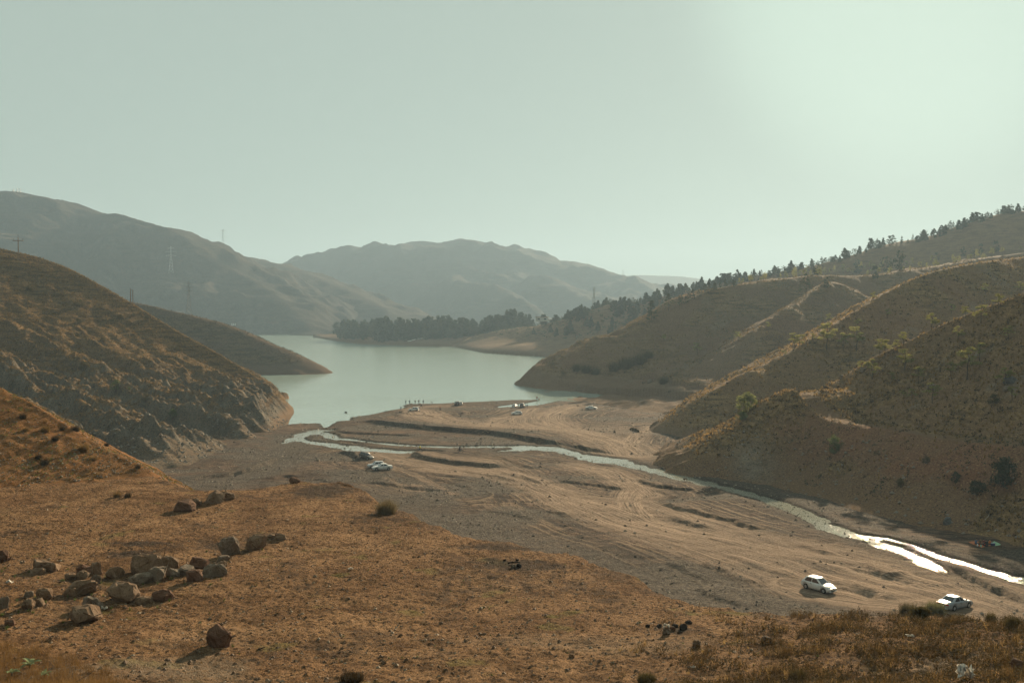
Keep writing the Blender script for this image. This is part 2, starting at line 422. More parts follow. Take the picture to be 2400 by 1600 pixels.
TRACKS = [
 ([(2480, 1465), (2300, 1405), (2150, 1362), (2000, 1325), (1800, 1290), (1650, 1256), (1500, 1216), (1380, 1182), (1290, 1152), (1235, 1122), (1180, 1106), (1100, 1098), (1000, 1088), (930, 1074), (880, 1064)], 5.0, 0.9),
 ([(2300, 1440), (2100, 1400), (1950, 1365), (1760, 1305), (1600, 1268), (1450, 1228), (1340, 1190), (1270, 1152), (1200, 1128), (1120, 1112), (1000, 1100)], 4.0, 0.85),
 ([(1880, 1400), (1750, 1345), (1600, 1290), (1480, 1250), (1390, 1222), (1300, 1180)], 3.0, 0.6),
 ([(2480, 1430), (2300, 1370), (2150, 1330), (1950, 1290), (1800, 1262), (1650, 1222), (1560, 1192), (1500, 1175)], 4.0, 0.7),
 ([(985, 962), (1005, 975), (1060, 990), (1150, 1000), (1250, 1005), (1330, 1011), (1400, 1028), (1460, 1052), (1482, 1066)], 8.0, 0.95),
 ([(1340, 1012), (1292, 990), (1283, 975), (1310, 962), (1345, 948)], 7.0, 0.9), ([(1145, 999), (1180, 982), (1222, 970), (1250, 955)], 5.0, 0.85),
 ([(1260, 1006), (1215, 990), (1228, 968)], 5.0, 0.8), ([(1480, 1060), (1478, 1040), (1500, 1017), (1535, 1001)], 3.5, 0.8), ([(1330, 1005), (1400, 1004), (1480, 1012)], 9.0, 0.55),
 ([(1345, 1090), (1420, 1108), (1480, 1138), (1512, 1160)], 4.5, 0.8), ([(1495, 1142), (1480, 1168), (1484, 1192), (1512, 1218)], 4.0, 0.85),
 ([(1480, 1175), (1360, 1165), (1250, 1130), (1150, 1085), (1020, 1072), (900, 1060)], 4.5, 0.6), ([(985, 962), (960, 952), (1000, 950), (1060, 950)], 5.0, 0.6),
 ([(880, 1082), (960, 1110), (1030, 1140), (1065, 1160)], 1.2, 0.6), ([(905, 1120), (960, 1145), (985, 1150), (975, 1135)], 0.7, 0.7),
 ([(2480, 1480), (2350, 1450), (2200, 1425), (1980, 1400), (1850, 1370)], 5.0, 0.8), ([(2050, 1330), (2200, 1350), (2330, 1390), (2400, 1420)], 3.0, 0.6),
]
_r = random.Random(3)
for _ in range(26):
    x0, y0 = _r.uniform(780, 2200), 0
    y0 = np.interp(x0, [780, 1200, 1600, 2200], [1075, 1080, 1165, 1345]) + _r.uniform(0, np.interp(x0, [780, 1200, 1600, 2200], [60, 170, 190, 60]))
    L_ = _r.uniform(40, 130); sl = np.interp(x0, [780, 1300, 2200], [0.12, 0.28, 0.40]) + _r.uniform(-0.06, 0.06)
    SCARPS.append(([(x0 - L_ / 2, y0 - sl * L_ / 2), (x0 - L_ / 6, y0 - sl * L_ / 6 + _r.uniform(-3, 3)), (x0 + L_ / 6, y0 + sl * L_ / 6 + _r.uniform(-3, 3)), (x0 + L_ / 2, y0 + sl * L_ / 2)], _r.uniform(0.15, 0.42), _r.uniform(4, 9)))
STRL = [np.column_stack([p[:, :2], h]) for p, h in STR]     # half width stored in the height slot
SCL = [(densify([PB(*q) for q in s], 3), h, L) for s, h, L in SCARPS]
TRL = [(densify([PB(*q) for q in s], 4), w, k) for s, w, k in TRACKS]

def inside(X, Y, poly):
    c = np.zeros(X.shape, bool)
    n = len(poly)
    for i in range(n):
        x1, y1 = poly[i][0], poly[i][1]; x2, y2 = poly[(i + 1) % n][0], poly[(i + 1) % n][1]
        if y1 == y2: continue
        c ^= ((y1 > Y) != (y2 > Y)) & (X < (x2 - x1) * (Y - y1) / (y2 - y1) + x1)
    return c
LAND = [tuple(q[:2]) for q in SHORE] + [(400, 300), (400, 0), (-400, 0), (-400, SHORE[0][1])]
def shore_sd(X, Y):
    d, _, sg, _ = polyd(X, Y, SHORE)
    return np.where(inside(np.asarray(X), np.asarray(Y), LAND), d, -d)   # > 0 on land
def riverbed_height(X, Y, detail=True):
    sd = shore_sd(X, Y)
    bz = base_z(Y)
    z = np.where(sd > 0, 0.02 + bz * (1 - np.exp(-sd / 16.0)) + 0.10 * (1 - np.exp(-sd / 1.5)), -0.06 * np.abs(sd) - 0.03)
    z0 = z
    if detail:
        z = z + 0.28 * fbm(X * 0.05, Y * 0.05, 4, 3) * sstep(2, 22, sd)
        z = z + 0.10 * fbm(X * 0.4, Y * 0.4, 4, 11) * sstep(-4, 10, sd) * (Y < 260)
        z = z + 0.05 * fbm(X * 0.5, Y * 0.5, 3, 12) * (Y >= 260) * sstep(-6, 2, sd)
    z = np.minimum(z, np.where(sd < -8, -0.4, z))
    for pts, h, L in SCL:
        d, _, sg, s = polyd(X, Y, pts)
        tot = np.sum(np.hypot(*np.diff(pts[:, :2], axis=0).T))
        s_d = np.where(sg > 0, d, -d)
        if pts[-1, 0] < pts[0, 0]: s_d = -s_d
        s_d = s_d + 0.7 * pn(X * 0.30, Y * 0.30, 5) + 0.3 * pn(X * 0.9, Y * 0.9, 6)
        ends = sstep(0, 0.12 * tot, s) * sstep(0, 0.15 * tot, tot - s) * (d < 40)
        z = z + ends * (h * 0.6 * sstep(-0.35, 0.35, s_d) * np.exp(-np.maximum(s_d, 0) / L) - h * 0.4 * sstep(0.35, -0.35, s_d) * np.exp(-np.maximum(-s_d, 0) / (L * 0.6)))
    wet = np.zeros_like(X)
    ns = np.zeros_like(X); DS = [polyd(X, Y, q) for q in STRL]
    for d, hw, _, _ in DS: ns = np.maximum(ns, sstep(3.2, 1.4, d / np.maximum(hw, 0.3)))
    z = z0 * ns + z * (1 - ns)
    for d, hw, _, _ in DS:
        dn = d * 0.86 + 0.45 * pn(X * 0.8, Y * 0.8, 21) + 0.9 * pn(X * 0.22, Y * 0.22, 22) * np.minimum(hw, 2.5) * 0.5
        c = sstep(1.55, 0.55, dn / np.maximum(hw, 0.3))
        z = z + c * (-0.50 * np.clip(hw / 1.2, 0.75, 1.0) + 0.20 * fbm(X * 0.45, Y * 0.45, 3, 24) * sstep(1.2, 3.0, hw) + 0.10 * pn(X * 1.3, Y * 1.3, 25))
        wet = np.maximum(wet, sstep(2.2, 1.0, d / np.maximum(hw, 0.4)))
    wet = np.maximum(wet, sstep(2.5, 0.5, sd))
    return z, sd, wet
def track_mask(X, Y):
    m = np.zeros_like(X)
    for pts, w, k in TRL:
        d, _, sg, s = polyd(X, Y, pts)
        sd = d * sg
        rut = 0.72 + 0.45 * pn(sd * 2.1, s * 0.02, 31) + 0.25 * pn(sd * 0.7, s * 0.04, 32)
        edge = sstep(w * 1.5, w * 0.35, d + 0.9 * pn(X * 0.3, Y * 0.3, 33))
        m = np.maximum(m, k * edge * np.clip(rut, 0, 1.1))
    return np.clip(m, 0, 1)
_rb_cache = {}
def floor_z(x, y):
    z, _, _ = riverbed_height(np.array([[x]]), np.array([[y]]))
    return float(z[0, 0])

# riverbed sheet: finer near the camera
def riverbed():
    ys = [58.0]
    while ys[-1] < 505: ys.append(ys[-1] + np.interp(ys[-1], [60, 110, 200, 330, 500], [0.6, 0.40, 0.55, 0.8, 1.6]))
    ys = np.array(ys); u = np.linspace(0, 1, 470)
    X = np.zeros((len(ys), len(u))); Y = np.repeat(ys[:, None], len(u), 1)
    xl = np.interp(ys, [58, 100, 200, 300, 400, 505], [-55, -95, -105, -110, -120, -120]); xr = np.interp(ys, [58, 150, 300, 420, 505], [75, 85, 80, 100, 110])
    X = xl[:, None] + (xr - xl)[:, None] * u[None, :]
    Z, sd, wet = riverbed_height(X, Y)
    tr = track_mask(X, Y)
    Z = Z - 0.05 * tr
    grav = sstep(-0.05, 0.35, fbm(X * 0.035 + 0.2 * pn(X * 0.02, Y * 0.02, 8), Y * 0.05, 4, 41)) * (1 - tr)
    for q in STRL:
        d, hw, _, _ = polyd(X, Y, q)
        grav = np.maximum(grav, 0.8 * sstep(7, 2, d))
    grav = np.maximum(grav, 0.9 * sstep(9, 1, sd) * sstep(-0.3, 0.3, pn(X * 0.1, Y * 0.1, 4)))
    gl = np.array([PB(425, 1128), PB(520, 1128), PB(610, 1110), PB(660, 1085), PB(675, 1060), PB(680, 1040)])   # the dry side channel at the left
    d, _, _, _ = polyd(X, Y, gl); grav = np.maximum(grav, sstep(9, 3, d))
    ge = np.array([PB(850, 1150), PB(1000, 1210), PB(1200, 1270), PB(1400, 1330), PB(1560, 1395), PB(1650, 1440)])
    d, _, _, _ = polyd(X, Y, ge); grav = np.maximum(grav, 0.75 * sstep(11, 3, d))
    gr = np.array([PB(2180, 1330), PB(2280, 1365), PB(2350, 1400), PB(2420, 1440)])
    d, _, _, _ = polyd(X, Y, gr); grav = np.maximum(grav, 0.85 * sstep(6, 2, d))
    tx, ts, tk = np.zeros_like(X), np.zeros_like(X), np.full(X.shape, 1e9)
    for pts, w, k in TRL:
        d, _, sg, s = polyd(X, Y, pts)
        q = d - w; m = q < tk
        tx, ts, tk = np.where(m, d * sg, tx), np.where(m, s, ts), np.where(m, q, tk)
    o = grid('riverbed', X, Y, Z, M['riverbed'], (tr, grav * (1 - tr), wet, tr))
    at = o.data.color_attributes.new('track', 'FLOAT_COLOR', 'POINT')
    at.data.foreach_set('color', np.stack([tx * 0.01, ts * 0.001, sstep(22, 4, tk) * sstep(2, 12, sd), tx * 0], -1).astype(np.float32).ravel())
riverbed()

def water():
    me = raw_mesh('lake', [(-2500, 300, 0), (2500, 300, 0), (2500, 4200, 0), (-2500, 4200, 0)], [[0, 1, 2, 3]], M['lake'])
    put(bpy.data.objects.new('lake', me), kind='structure')
    for i, (p, hw) in enumerate(STR):
        n = len(p)
        tg = np.gradient(p[:, :2], axis=0); tg /= np.linalg.norm(tg, axis=1)[:, None] + 1e-9
        nr = np.stack([-tg[:, 1], tg[:, 0]], 1)
        sd = shore_sd(p[:, 0], p[:, 1])
        bz = np.where(sd > 0, 0.02 + p[:, 2] * (1 - np.exp(-sd / 16.0)), 0)
        zl = np.maximum(bz - 0.22 - 0.003 * i, 0.004 + 0.001 * i)
        V, F = [], []
        for k in range(n):
            for j in range(5):
                a = (j / 2.0 - 1) * 1.7 * hw[k]
                V.append((p[k, 0] + nr[k, 0] * a, p[k, 1] + nr[k, 1] * a, zl[k]))
        for k in range(n - 1):
            for j in range(4):
                F.append((k * 5 + j, (k + 1) * 5 + j, (k + 1) * 5 + j + 1, k * 5 + j + 1))
        put(bpy.data.objects.new('stream', raw_mesh('stream', V, F, M['stream'])), kind='structure')
water()

# the terrace in the foreground, with the slope the camera stands on
edge_px = [(440, 1154, 24), (520, 1150, 24), (620, 1145, 24), (700, 1128, 24), (800, 1133, 24), (850, 1162, 24.1), (920, 1200, 24.2), (970, 1225, 24.3), (1080, 1262, 24.4), (1200, 1283, 24.5), (1320, 1300, 24.6), (1430, 1340, 24.7), (1550, 1395, 24.9), (1640, 1424, 25.0), (1740, 1433, 25.1), (1940, 1432, 25.3), (2100, 1430, 25.5), (2250, 1438, 25.7), (2400, 1456, 26.0), (2600, 1490, 26.5)]
EDGE = np.array([(-85, 116, 24), (-52, 106, 24), (-36, 97, 24)] + [PZ(*e) for e in edge_px] + [(40, 30, 28), (60, 0, 34), (70, -60, 38)])
def terrace_height(X, Y, detail=True):
    z = 24.0 + np.interp(Y, [-60, 0, 20, 36, 48, 60, 75, 95], [40.5, 38.25, 31.3, 26.1, 25.2, 24.75, 24.35, 24.0]) - 24.0
    z = z + 0.9 * sstep(9, 24, X) * sstep(47, 38, Y) + 0.5 * sstep(-18, -26, X) * sstep(48, 38, Y)
    if detail:
        z = z + 0.22 * fbm(X * 0.07, Y * 0.07, 3, 51) + 0.06 * fbm(X * 0.5, Y * 0.5, 4, 52)
        z = z + (0.05 + 0.05 * sstep(9, 20, X) * sstep(48, 40, Y)) * fbm(X * 2.2, Y * 2.2, 3, 53, 0.6)
    d, _, sg, _ = polyd(X, Y, EDGE)
    s = np.where(sg > 0, d, -d) + 0.75 * pn(X * 0.40, Y * 0.40, 54) + 0.40 * pn(X * 1.3, Y * 1.3, 55)   # > 0 over the edge
    z = z - np.where(s > 0, 0.85 * np.sqrt(s * s + 0.36) - 0.51, 0) - 0.10 * np.exp(-np.abs(s) / 2.0)
    return z, s
def terr_z(x, y):
    z, _ = terrace_height(np.array([[float(x)]]), np.array([[float(y)]]))
    return float(z[0, 0])
def PT(px, py):                                      # a point on the terrace
    z = 25.0
    for _ in range(14):
        p = PZ(px, py, z); z = 0.5 * z + 0.5 * terr_z(p[0], p[1])
    p = PZ(px, py, z)
    return (p[0], p[1], terr_z(p[0], p[1]))
def terrace():
    ys = [33.0]
    while ys[-1] < 128: ys.append(ys[-1] + np.interp(ys[-1], [33, 50, 75, 95, 128], [0.11, 0.13, 0.19, 0.24, 0.9]))
    ys = np.array(ys); u = np.concatenate([np.linspace(-1.5, -0.61, 36), np.linspace(-0.60, 0.60, 900), np.linspace(0.61, 1.5, 36)])
    X = u[None, :] * ys[:, None]; Y = np.repeat(ys[:, None], len(u), 1)
    Z, s = terrace_height(X, Y)
    dark = 0.62 * sstep(0.15, 0.75, fbm(X * 0.16, Y * 0.10, 4, 61)) * sstep(-0.5, 0.3, pn(X * 1.1, Y * 1.1, 60))
    for px, py, rx, ry in ((1210, 1325, 3.2, 1.6), (1180, 1282, 3.2, 1.2), (520, 1278, 1.3, 1.3), (310, 1300, 1.6, 1.0), (1580, 1475, 1.0, 0.8), (760, 1150, 3, 4), (330, 1272, 2.2, 0.9)):
        p = PT(px, py)
        dark = np.maximum(dark, 0.9 * sstep(1.25, 0.55, np.hypot((X - p[0]) / rx, (Y - p[1]) / ry) + 0.4 * pn(X * 1.5, Y * 1.5, 62)))
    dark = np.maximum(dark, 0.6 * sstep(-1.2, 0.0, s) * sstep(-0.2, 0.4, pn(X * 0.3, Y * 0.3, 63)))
    green = 0.8 * sstep(0.55, 0.9, fbm(X * 0.35, Y * 0.35, 3, 64))
    stone = sstep(0.1, 0.7, fbm(X * 0.12, Y * 0.2, 3, 65)) * sstep(46, 38, Y)
    grid('terrace', X, Y, Z, M['terrace'], (dark, green, stone, dark * 0), Z > 0.5)
    X, Y = mgrid(-75, 75, 1.0, -60, 33.4, 0.7)
    Z, s = terrace_height(X, Y)
    Z = Z - 0.05 * sstep(31, 33.4, Y)
    grid('camera_slope', X, Y, Z, M['terrace'], (X * 0, X * 0, X * 0, X * 0))
terrace()

# left: orange slope beside the terrace
C_BASE = np.array([PZ(-420, 1260, 24.4), PZ(-200, 1222, 24.2), PZ(0, 1196, 24.1), PZ(180, 1188, 24.05), PZ(320, 1176, 24.0), PZ(436, 1163, 23.7)])
C_RIDGE = np.array([P(-420, 730, 116), P(-250, 800, 112), P(-100, 860, 108), P(0, 907, 105), P(100, 960, 103), P(200, 1020, 101), P(300, 1077, 98), P(380, 1122, 95), P(440, 1162, 91)])
def c_height(X, Y):
    # foot runs left -> right, its left side (+Y) is uphill
    z, t, dr, db, s, sr = between(X, Y, C_BASE, C_RIDGE, lambda t: t ** 0.9, 0.55)
    e = C_RIDGE[-1]
    past = np.hypot(X - e[0], Y - e[1])
    z = np.where((X > e[0]) & (sr >= 0), np.minimum(z, e[2] - 0.7 * past), z)
    return z + (0.25 * fbm(X * 0.15, Y * 0.15, 4, 71) + 0.10 * fbm(X * 0.9, Y * 0.9, 4, 72)) * np.clip(db / 4, 0, 1), t
def hill_orange():
    X, Y = mgrid(-75, -20, 0.16, 70, 135, 0.22)
    Z, t = c_height(X, Y)
    rocky = 0.75 * sstep(0.0, 0.5, fbm(X * 0.1, Y * 0.1, 4, 73)) * sstep(0.75, 0.15, t)
    green = sstep(-0.1, 0.5, fbm(X * 0.2, Y * 0.2, 3, 74)) * (0.35 + 0.4 * sstep(0.5, 0.1, t))
    TZ, _ = terrace_height(X, Y, False)
    grid('hill_orange', X, Y, Z, M['hill_orange'], (rocky * 0.6, green, X * 0 + 0.12, X * 0), (Z > TZ - 0.8) & (Z > 2))
hill_orange()

# left: the rocky hill above the river mouth
D_RIDGE = densify([P(690, 956, 399), P(684, 952, 398), P(653, 923, 396), P(602, 883, 397), P(510, 827, 402), P(408, 770, 408), P(255, 679, 418), P(133, 617, 428), P(0, 582, 440), P(-200, 545, 455), P(-500, 500, 480)], 3)
D_BASE = densify([P(690, 956, 399), PZ(690, 966, 0), PZ(676, 982, 0.2), PZ(668, 998, 0.4), PZ(655, 1018, 1.2), PZ(612, 1036, 2.0), PZ(571, 1052, 2.8), PZ(500, 1070, 3.6), PZ(429, 1088, 4.4), PZ(370, 1085, 5), (-88, 205, 6), (-98, 170, 8), (-112, 130, 10), (-140, 80, 14)], 3)
def d_height(X, Y):
    # the crest runs to the left, away: its right side (-) looks to the valley, flip the ridge so that behind > 0
    db, zb, sb, _ = polyd(X, Y, D_BASE)
    dr, zr, sr, s = polyd(X, Y, D_RIDGE)
    t = db / (db + dr + 1e-6)
    prof = np.interp(t, [0, 0.06, 0.18, 0.42, 0.62, 0.85, 1], [0, 0.045, 0.22, 0.52, 0.70, 0.90, 1.0])
    z = zb + (zr - zb) * prof
    z = np.where(sb > 0, zb - 0.4 * db, z)
    z = np.where(sr < 0, zr - 0.55 * dr, z)
    inside = np.clip(db / 10, 0, 1) * np.clip(dr / 12, 0.08, 1) * (sb <= 0)
    # ribs and gullies run down the face (towards +x, a little towards the camera)
    a = R(-25); U = X * math.cos(a) + Y * math.sin(a); W = -X * math.sin(a) + Y * math.cos(a)
    wf = sstep(0.85, 0.35, t) * sstep(0.0, 0.10, t)
    rib = ridged(W * 0.034 + 0.30 * pn(X * 0.015, Y * 0.015, 80), U * 0.007, 5, 81, 0.52)
    z = z + inside * (wf * 5.0 * (rib - 0.2) + 1.6 * fbm(X * 0.03, Y * 0.03, 4, 82) + 0.55 * fbm(X * 0.2, Y * 0.2, 4, 83))
    crag = ridged(W * 0.15, U * 0.06, 4, 84, 0.62) * sstep(-0.2, 0.9, rib + 0.4 * pn(X * .04, Y * .04, 88))
    z = z + inside * wf * 2.1 * np.clip(crag, 0, 2) + np.clip(db / 10, 0, 1) * 0.16 * fbm(X * 0.8, Y * 0.8, 3, 85)
    return z, t, rib, sb, sr
def hill_left():
    X, Y = mgrid(-255, -66, 0.62, 130, 470, 0.80)
    Z, t, rib, sb, sr = d_height(X, Y)
    gy, gx = np.gradient(Z, 0.8, 0.62)
    sl = np.hypot(gx, gy)
    rock = sstep(0.66, 1.05, sl + 0.30 * fbm(X * 0.06, Y * 0.06, 3, 86)) * sstep(0.72, 0.38, t)
    scree = sstep(0.22, 0.08, t + 0.08 * fbm(X * 0.05, Y * 0.05, 3, 87)) * 0.8
    rock = np.maximum(rock, scree * 0.75)
    rock = np.where(sr < 0, 0, rock)
    grass = np.clip(1.0 - rock * 0.8, 0, 1) * sstep(0.02, 0.15, t)
    rim = sstep(3.5, 1.0, Z) * 0.6
    grid('hill_left', X, Y, Z, M['hill_left'], (rock, grass, X * 0, rim), (Z > -2) & (Y > 125))
hill_left()

def hill(name, x0, x1, dx, y0, y1, dy, hf, mat, zcut=-3):
    X, Y = mgrid(x0, x1, dx, y0, y1, dy)
    Z, mask = hf(X, Y)
    grid(name, X, Y, Z, M[mat], mask, Z > zcut)
# left headland behind
E_RIDGE = densify([P(752, 868, 606), P(735, 855, 608), P(714, 842, 612), P(650, 812, 622), P(612, 796, 630), P(530, 760, 645), P(440, 735, 655), P(390, 724, 662), P(337, 711, 670), P(200, 690, 680), P(0, 660, 700)], 3)
def e_h(X, Y):
    z = ridge_field(X, Y, E_RIDGE, 0.50, 4)
    d, _, sg, _ = polyd(X, Y, E_RIDGE)
    k = np.clip(d / 12, 0.05, 1)
    z = z + k * (2.0 * fbm(X * 0.02, Y * 0.02, 4, 91) + 0.5 * fbm(X * 0.15, Y * 0.15, 3, 92)) - 0.5
    rim = sstep(7, 3, z + 1.0 * pn(X * .05, Y * .05, 9))
    grass = (1 - rim) * sstep(-0.4, 0.5, fbm(X * 0.03, Y * 0.03, 3, 93))
    return z, (rim * 0.25, grass, X * 0, rim * 0.7)
hill('headland', -360, -100, 1.6, 480, 800, 1.6, e_h, 'headland')
# right spurs
L_RIDGE = densify([P(1238, 910, 494), P(1250, 898, 496), P(1274, 876, 500), P(1327, 847, 505), P(1363, 822, 509), P(1400, 800, 512), P(1427, 788, 515), P(1455, 786, 518), P(1488, 771, 520), P(1532, 748, 525), P(1583, 720, 530), P(1634, 694, 535), P(1685, 675, 541), P(1740, 666, 548), P(1800, 659, 556), P(1908, 645, 570), P(2010, 646, 585), P(2132, 634, 605), P(2400, 592, 650), P(2700, 560, 700)], 3)
L_BASE = densify([P(1238, 910, 494), PZ(1270, 921, 0), PZ(1330, 936, 0), PZ(1428, 951, 0.3), PZ(1510, 965, 0.8), PZ(1570, 985, 1.4), (88, 318, 3), (130, 300, 8), (200, 300, 14), (320, 330, 20)], 3)
L_SUB = densify([P(1955, 660, 540), P(1929, 672, 525), P(1890, 694, 508), P(1849, 718, 490), P(1800, 752, 470), P(1760, 790, 450)], 2)
def zr_back(dr, X, Y):
    return polyd(X, Y, L_RIDGE)[1] - 0.12 * dr
def l_h(X, Y):
    z, t, dr, db, s, sr = between(X, Y, L_BASE, L_RIDGE, lambda t: np.interp(t, [0, 0.1, 0.5, 1], [0, 0.11, 0.52, 1]), 0.10)
    z = np.where(sr > 0, z - 0.22 * np.maximum(dr - 25, 0) * sstep(150, 60, X), z)
    w = sstep(95, 150, X)
    z = z * (1 - w) + w * np.where(sr > 0, zr_back(dr, X, Y), ridge_field(X, Y, L_RIDGE, 0.52, 2))
    z = np.maximum(z, ridge_field(X, Y, L_SUB, 0.55, 1.2))
    ins = np.clip(db / 12, 0, 1) * np.clip(dr / 10, 0.05, 1)
    z = z + ins * (2.2 * fbm(X * 0.018, Y * 0.018, 4, 101) + 0.5 * fbm(X * 0.15, Y * 0.15, 4, 102) + 0.8 * (ridged(X * 0.045, Y * 0.018, 3, 106) - 0.3)) - 0.3 * np.exp(-((z - 14 - 2 * pn(X * .01, Y * .01, 3)) / 0.8) ** 2)
    z = z - 0.45 * np.maximum(0, L_RIDGE[0][0] + 3 - X)
    rim = sstep(8, 4, z + 1.5 * pn(X * .04, Y * .04, 9))
    grass = (1 - rim) * sstep(-0.5, 0.5, fbm(X * 0.04, Y * 0.04, 3, 103))
    path = 0.8 * np.exp(-((z - 15 - 2 * pn(X * .01, Y * .01, 3)) / 0.45) ** 2) * (X < 110)
    return z, (0.2 * rim + 0.3 * sstep(.5, .9, fbm(X * .05, Y * .05, 4, 104)), grass, 0.25 * sstep(0, .6, fbm(X * .02, Y * .02, 3, 105)), np.maximum(rim * 0.35, path))
hill('hill_spur_far', 0, 430, 1.0, 300, 760, 1.3, l_h, 'hill_mid')
M_RIDGE = densify([P(1548, 1014, 299), P(1575, 1000, 300), P(1600, 982, 301), P(1620, 960, 302), P(1668, 922, 305), P(1712, 895, 308), P(1753, 871, 312), P(1775, 868, 314), P(1798, 864, 318), P(1834, 837, 322), P(1879, 813, 326), P(1944, 772, 332), P(2016, 725, 340), P(2081, 685, 348), P(2147, 652, 356), P(2206, 632, 364), P(2266, 620, 372), P(2325, 611, 380), P(2400, 602, 395), P(2700, 560, 430)], 3)
def m_h(X, Y):
    z = ridge_field(X, Y, M_RIDGE, 0.60, 1.3)
    d, zr, sg, s = polyd(X, Y, M_RIDGE)
    k = np.clip(d / 10, 0.06, 1)
    z = z + k * (1.6 * fbm(X * 0.03, Y * 0.03, 4, 111) + 0.45 * fbm(X * 0.25, Y * 0.25, 4, 112) + 0.7 * (ridged(X * 0.06, Y * 0.025, 3, 116) - 0.3))
    grass = 0.35 + 0.65 * sstep(-0.3, 0.5, fbm(X * 0.06, Y * 0.06, 3, 113))
    bare = sstep(6, 3, z)
    return z, (0.35 * sstep(.45, .9, fbm(X * .07, Y * .07, 4, 114)) + bare * .3, grass * (1 - bare), 0.3 * sstep(0, .6, fbm(X * .03, Y * .03, 3, 115)) * (1 - bare), bare * 0.2)
hill('hill_spur_middle', 30, 300, 0.75, 180, 500, 1.0, m_h, 'hill_right', -2)
N_TOE = densify([P(1560, 1038, 272), P(1600, 1028, 258), P(1644, 1013, 247), P(1712, 990, 239), P(1770, 969, 233), P(1838, 926, 227), P(1865, 911, 225), P(1900, 905, 228), P(1940, 897, 234)], 3)
N_EDGE = densify([P(1560, 1038, 272), P(1644, 1014, 246), P(1712, 992, 239), P(1770, 972, 233), P(1838, 930, 228), P(1872, 925, 223), P(1906, 962, 215), P(1957, 988, 206), P(2076, 1004, 195), P(2178, 1024, 181), P(2280, 1038, 171), P(2400, 1046, 161), P(2700, 1060, 140), (95, 90, 22), (105, 50, 24)], 3)
N_BASE = densify([PZ(1548, 1034, 2.6), PZ(1600, 1066, 3.0), PZ(1700, 1102, 3.9), PZ(1800, 1132, 4.5), PZ(1950, 1182, 5.4), PZ(2150, 1226, 6.1), PZ(2300, 1246, 6.6), PZ(2400, 1262, 7), (72, 118, 7.5), (78, 90, 8.5), (85, 50, 10)], 3)
N_INNER = densify([P(1930, 898, 238), P(1955, 930, 230), P(1985, 958, 221), P(2030, 980, 211), P(2090, 992, 202), P(2178, 1008, 189), P(2280, 1018, 179), P(2400, 1024, 169), P(2700, 1040, 148), (108, 90, 23), (118, 50, 25)], 3)
N_RIDGE = densify([P(1930, 898, 240), P(1960, 892, 240), P(1998, 867, 239), P(2051, 834, 235), P(2117, 804, 230), P(2188, 769, 226), P(2251, 742, 222), P(2296, 724, 219), P(2355, 703, 215), P(2400, 685, 212), P(2700, 540, 195), P(3000, 420, 180)], 3)
def n_h(X, Y):
    z1, t1, dr, db, s, sr = between(X, Y, N_BASE, N_EDGE, lambda t: np.interp(t, [0, 0.15, 0.5, 0.62, 0.94, 1], [0, 0.07, 0.34, 0.50, 0.97, 1]), -0.02)
    z1 = np.where(sr > 0, np.minimum(z1, z1 - 0.5 * np.maximum(dr - 34, 0)), z1)
    z2, t2, dr2, db2, s2, sr2 = between(X, Y, N_INNER, N_RIDGE, lambda t: np.interp(t, [0, 0.05, 0.5, 1], [0, 0.05, 0.50, 1]), 0.55)
    z3 = ridge_field(X, Y, N_TOE, 0.62, 1.5)
    low = (sr <= 0)
    lo = np.where(sr > 0, z1, np.maximum(z1, z3))
    # behind the toe ridge (towards spur M) the ground falls away again
    dt, zt, st, _ = polyd(X, Y, N_TOE)
    lo = np.where((st > 0) & (X < 90) & (Y > 222), np.minimum(lo, zt - 0.55 * dt), lo)
    z2 = np.where((st > 0) & (X < 76) & (Y > 236), -50, z2)
    z = np.maximum(lo, z2) + 0.5 * np.exp(-np.abs(lo - z2) / 0.8)
    up = z2 > lo
    k = np.clip(np.minimum(db, 60) / 8, 0, 1) * np.clip(np.where(up, dr2, dr) / 7, 0.06, 1)
    gul = ridged(Y * 0.15 + 0.3 * pn(X * .05, Y * .05, 120), X * 0.02, 3, 121, 0.6)
    z = z + k * (0.9 * fbm(X * 0.05, Y * 0.05, 4, 122) + 0.28 * fbm(X * 0.35, Y * 0.35, 4, 123) + np.where(up | (sr > 0), 0, 0.75 * (gul - 0.3) * sstep(0.12, 0.45, t1) + 0.5 * (ridged(Y * 0.35, X * 0.12, 3, 128) - 0.3) * sstep(0.3, 0.6, t1)))
    ter = sstep(0.55, 1.0, np.sin(z * 1.15 + 1.3 * pn(X * .04, Y * .04, 124))) * up
    z = z + 0.18 * ter * k
    grass = np.where(up, 0.4 + 0.6 * sstep(-0.3, 0.5, fbm(X * 0.08, Y * 0.08, 3, 125)), 0.0)
    bench = (~up) & (sr > 0)
    grass = np.where(bench, 0.75, grass)
    toe = (st != 0) & (Y > 205) & (z > 6) & (~up) & (~bench)
    grass = np.where(toe, sstep(205, 218, Y) * sstep(6, 10, z + 1.5 * pn(X * .1, Y * .1, 3)), grass)
    red = np.where((~up) & (~bench), sstep(0.35, 0.62, t1 + 0.1 * pn(X * .1, Y * .1, 126)) * sstep(222, 205, Y), 0.15 * up)
    path = np.where(bench, sstep(2.6, 1.2, np.abs(dr - 1.6 + 1.0 * pn(X * .1, Y * .1, 6))), 0)
    rock = 0.5 * sstep(.5, .95, fbm(X * .12, Y * .12, 4, 127)) * up + 0.8 * np.exp(-(((X - 50) / 4) ** 2 + ((Y - 206) / 8) ** 2))
    return z, (rock, grass * (1 - path), red * (0.45 + 0.5 * sstep(-0.3, 0.4, fbm(X * 0.09, Y * 0.09, 4, 129))), path * 0.5)
hill('hill_spur_near', 28, 190, 0.42, 55, 330, 0.55, n_h, 'hill_right', 0.5)

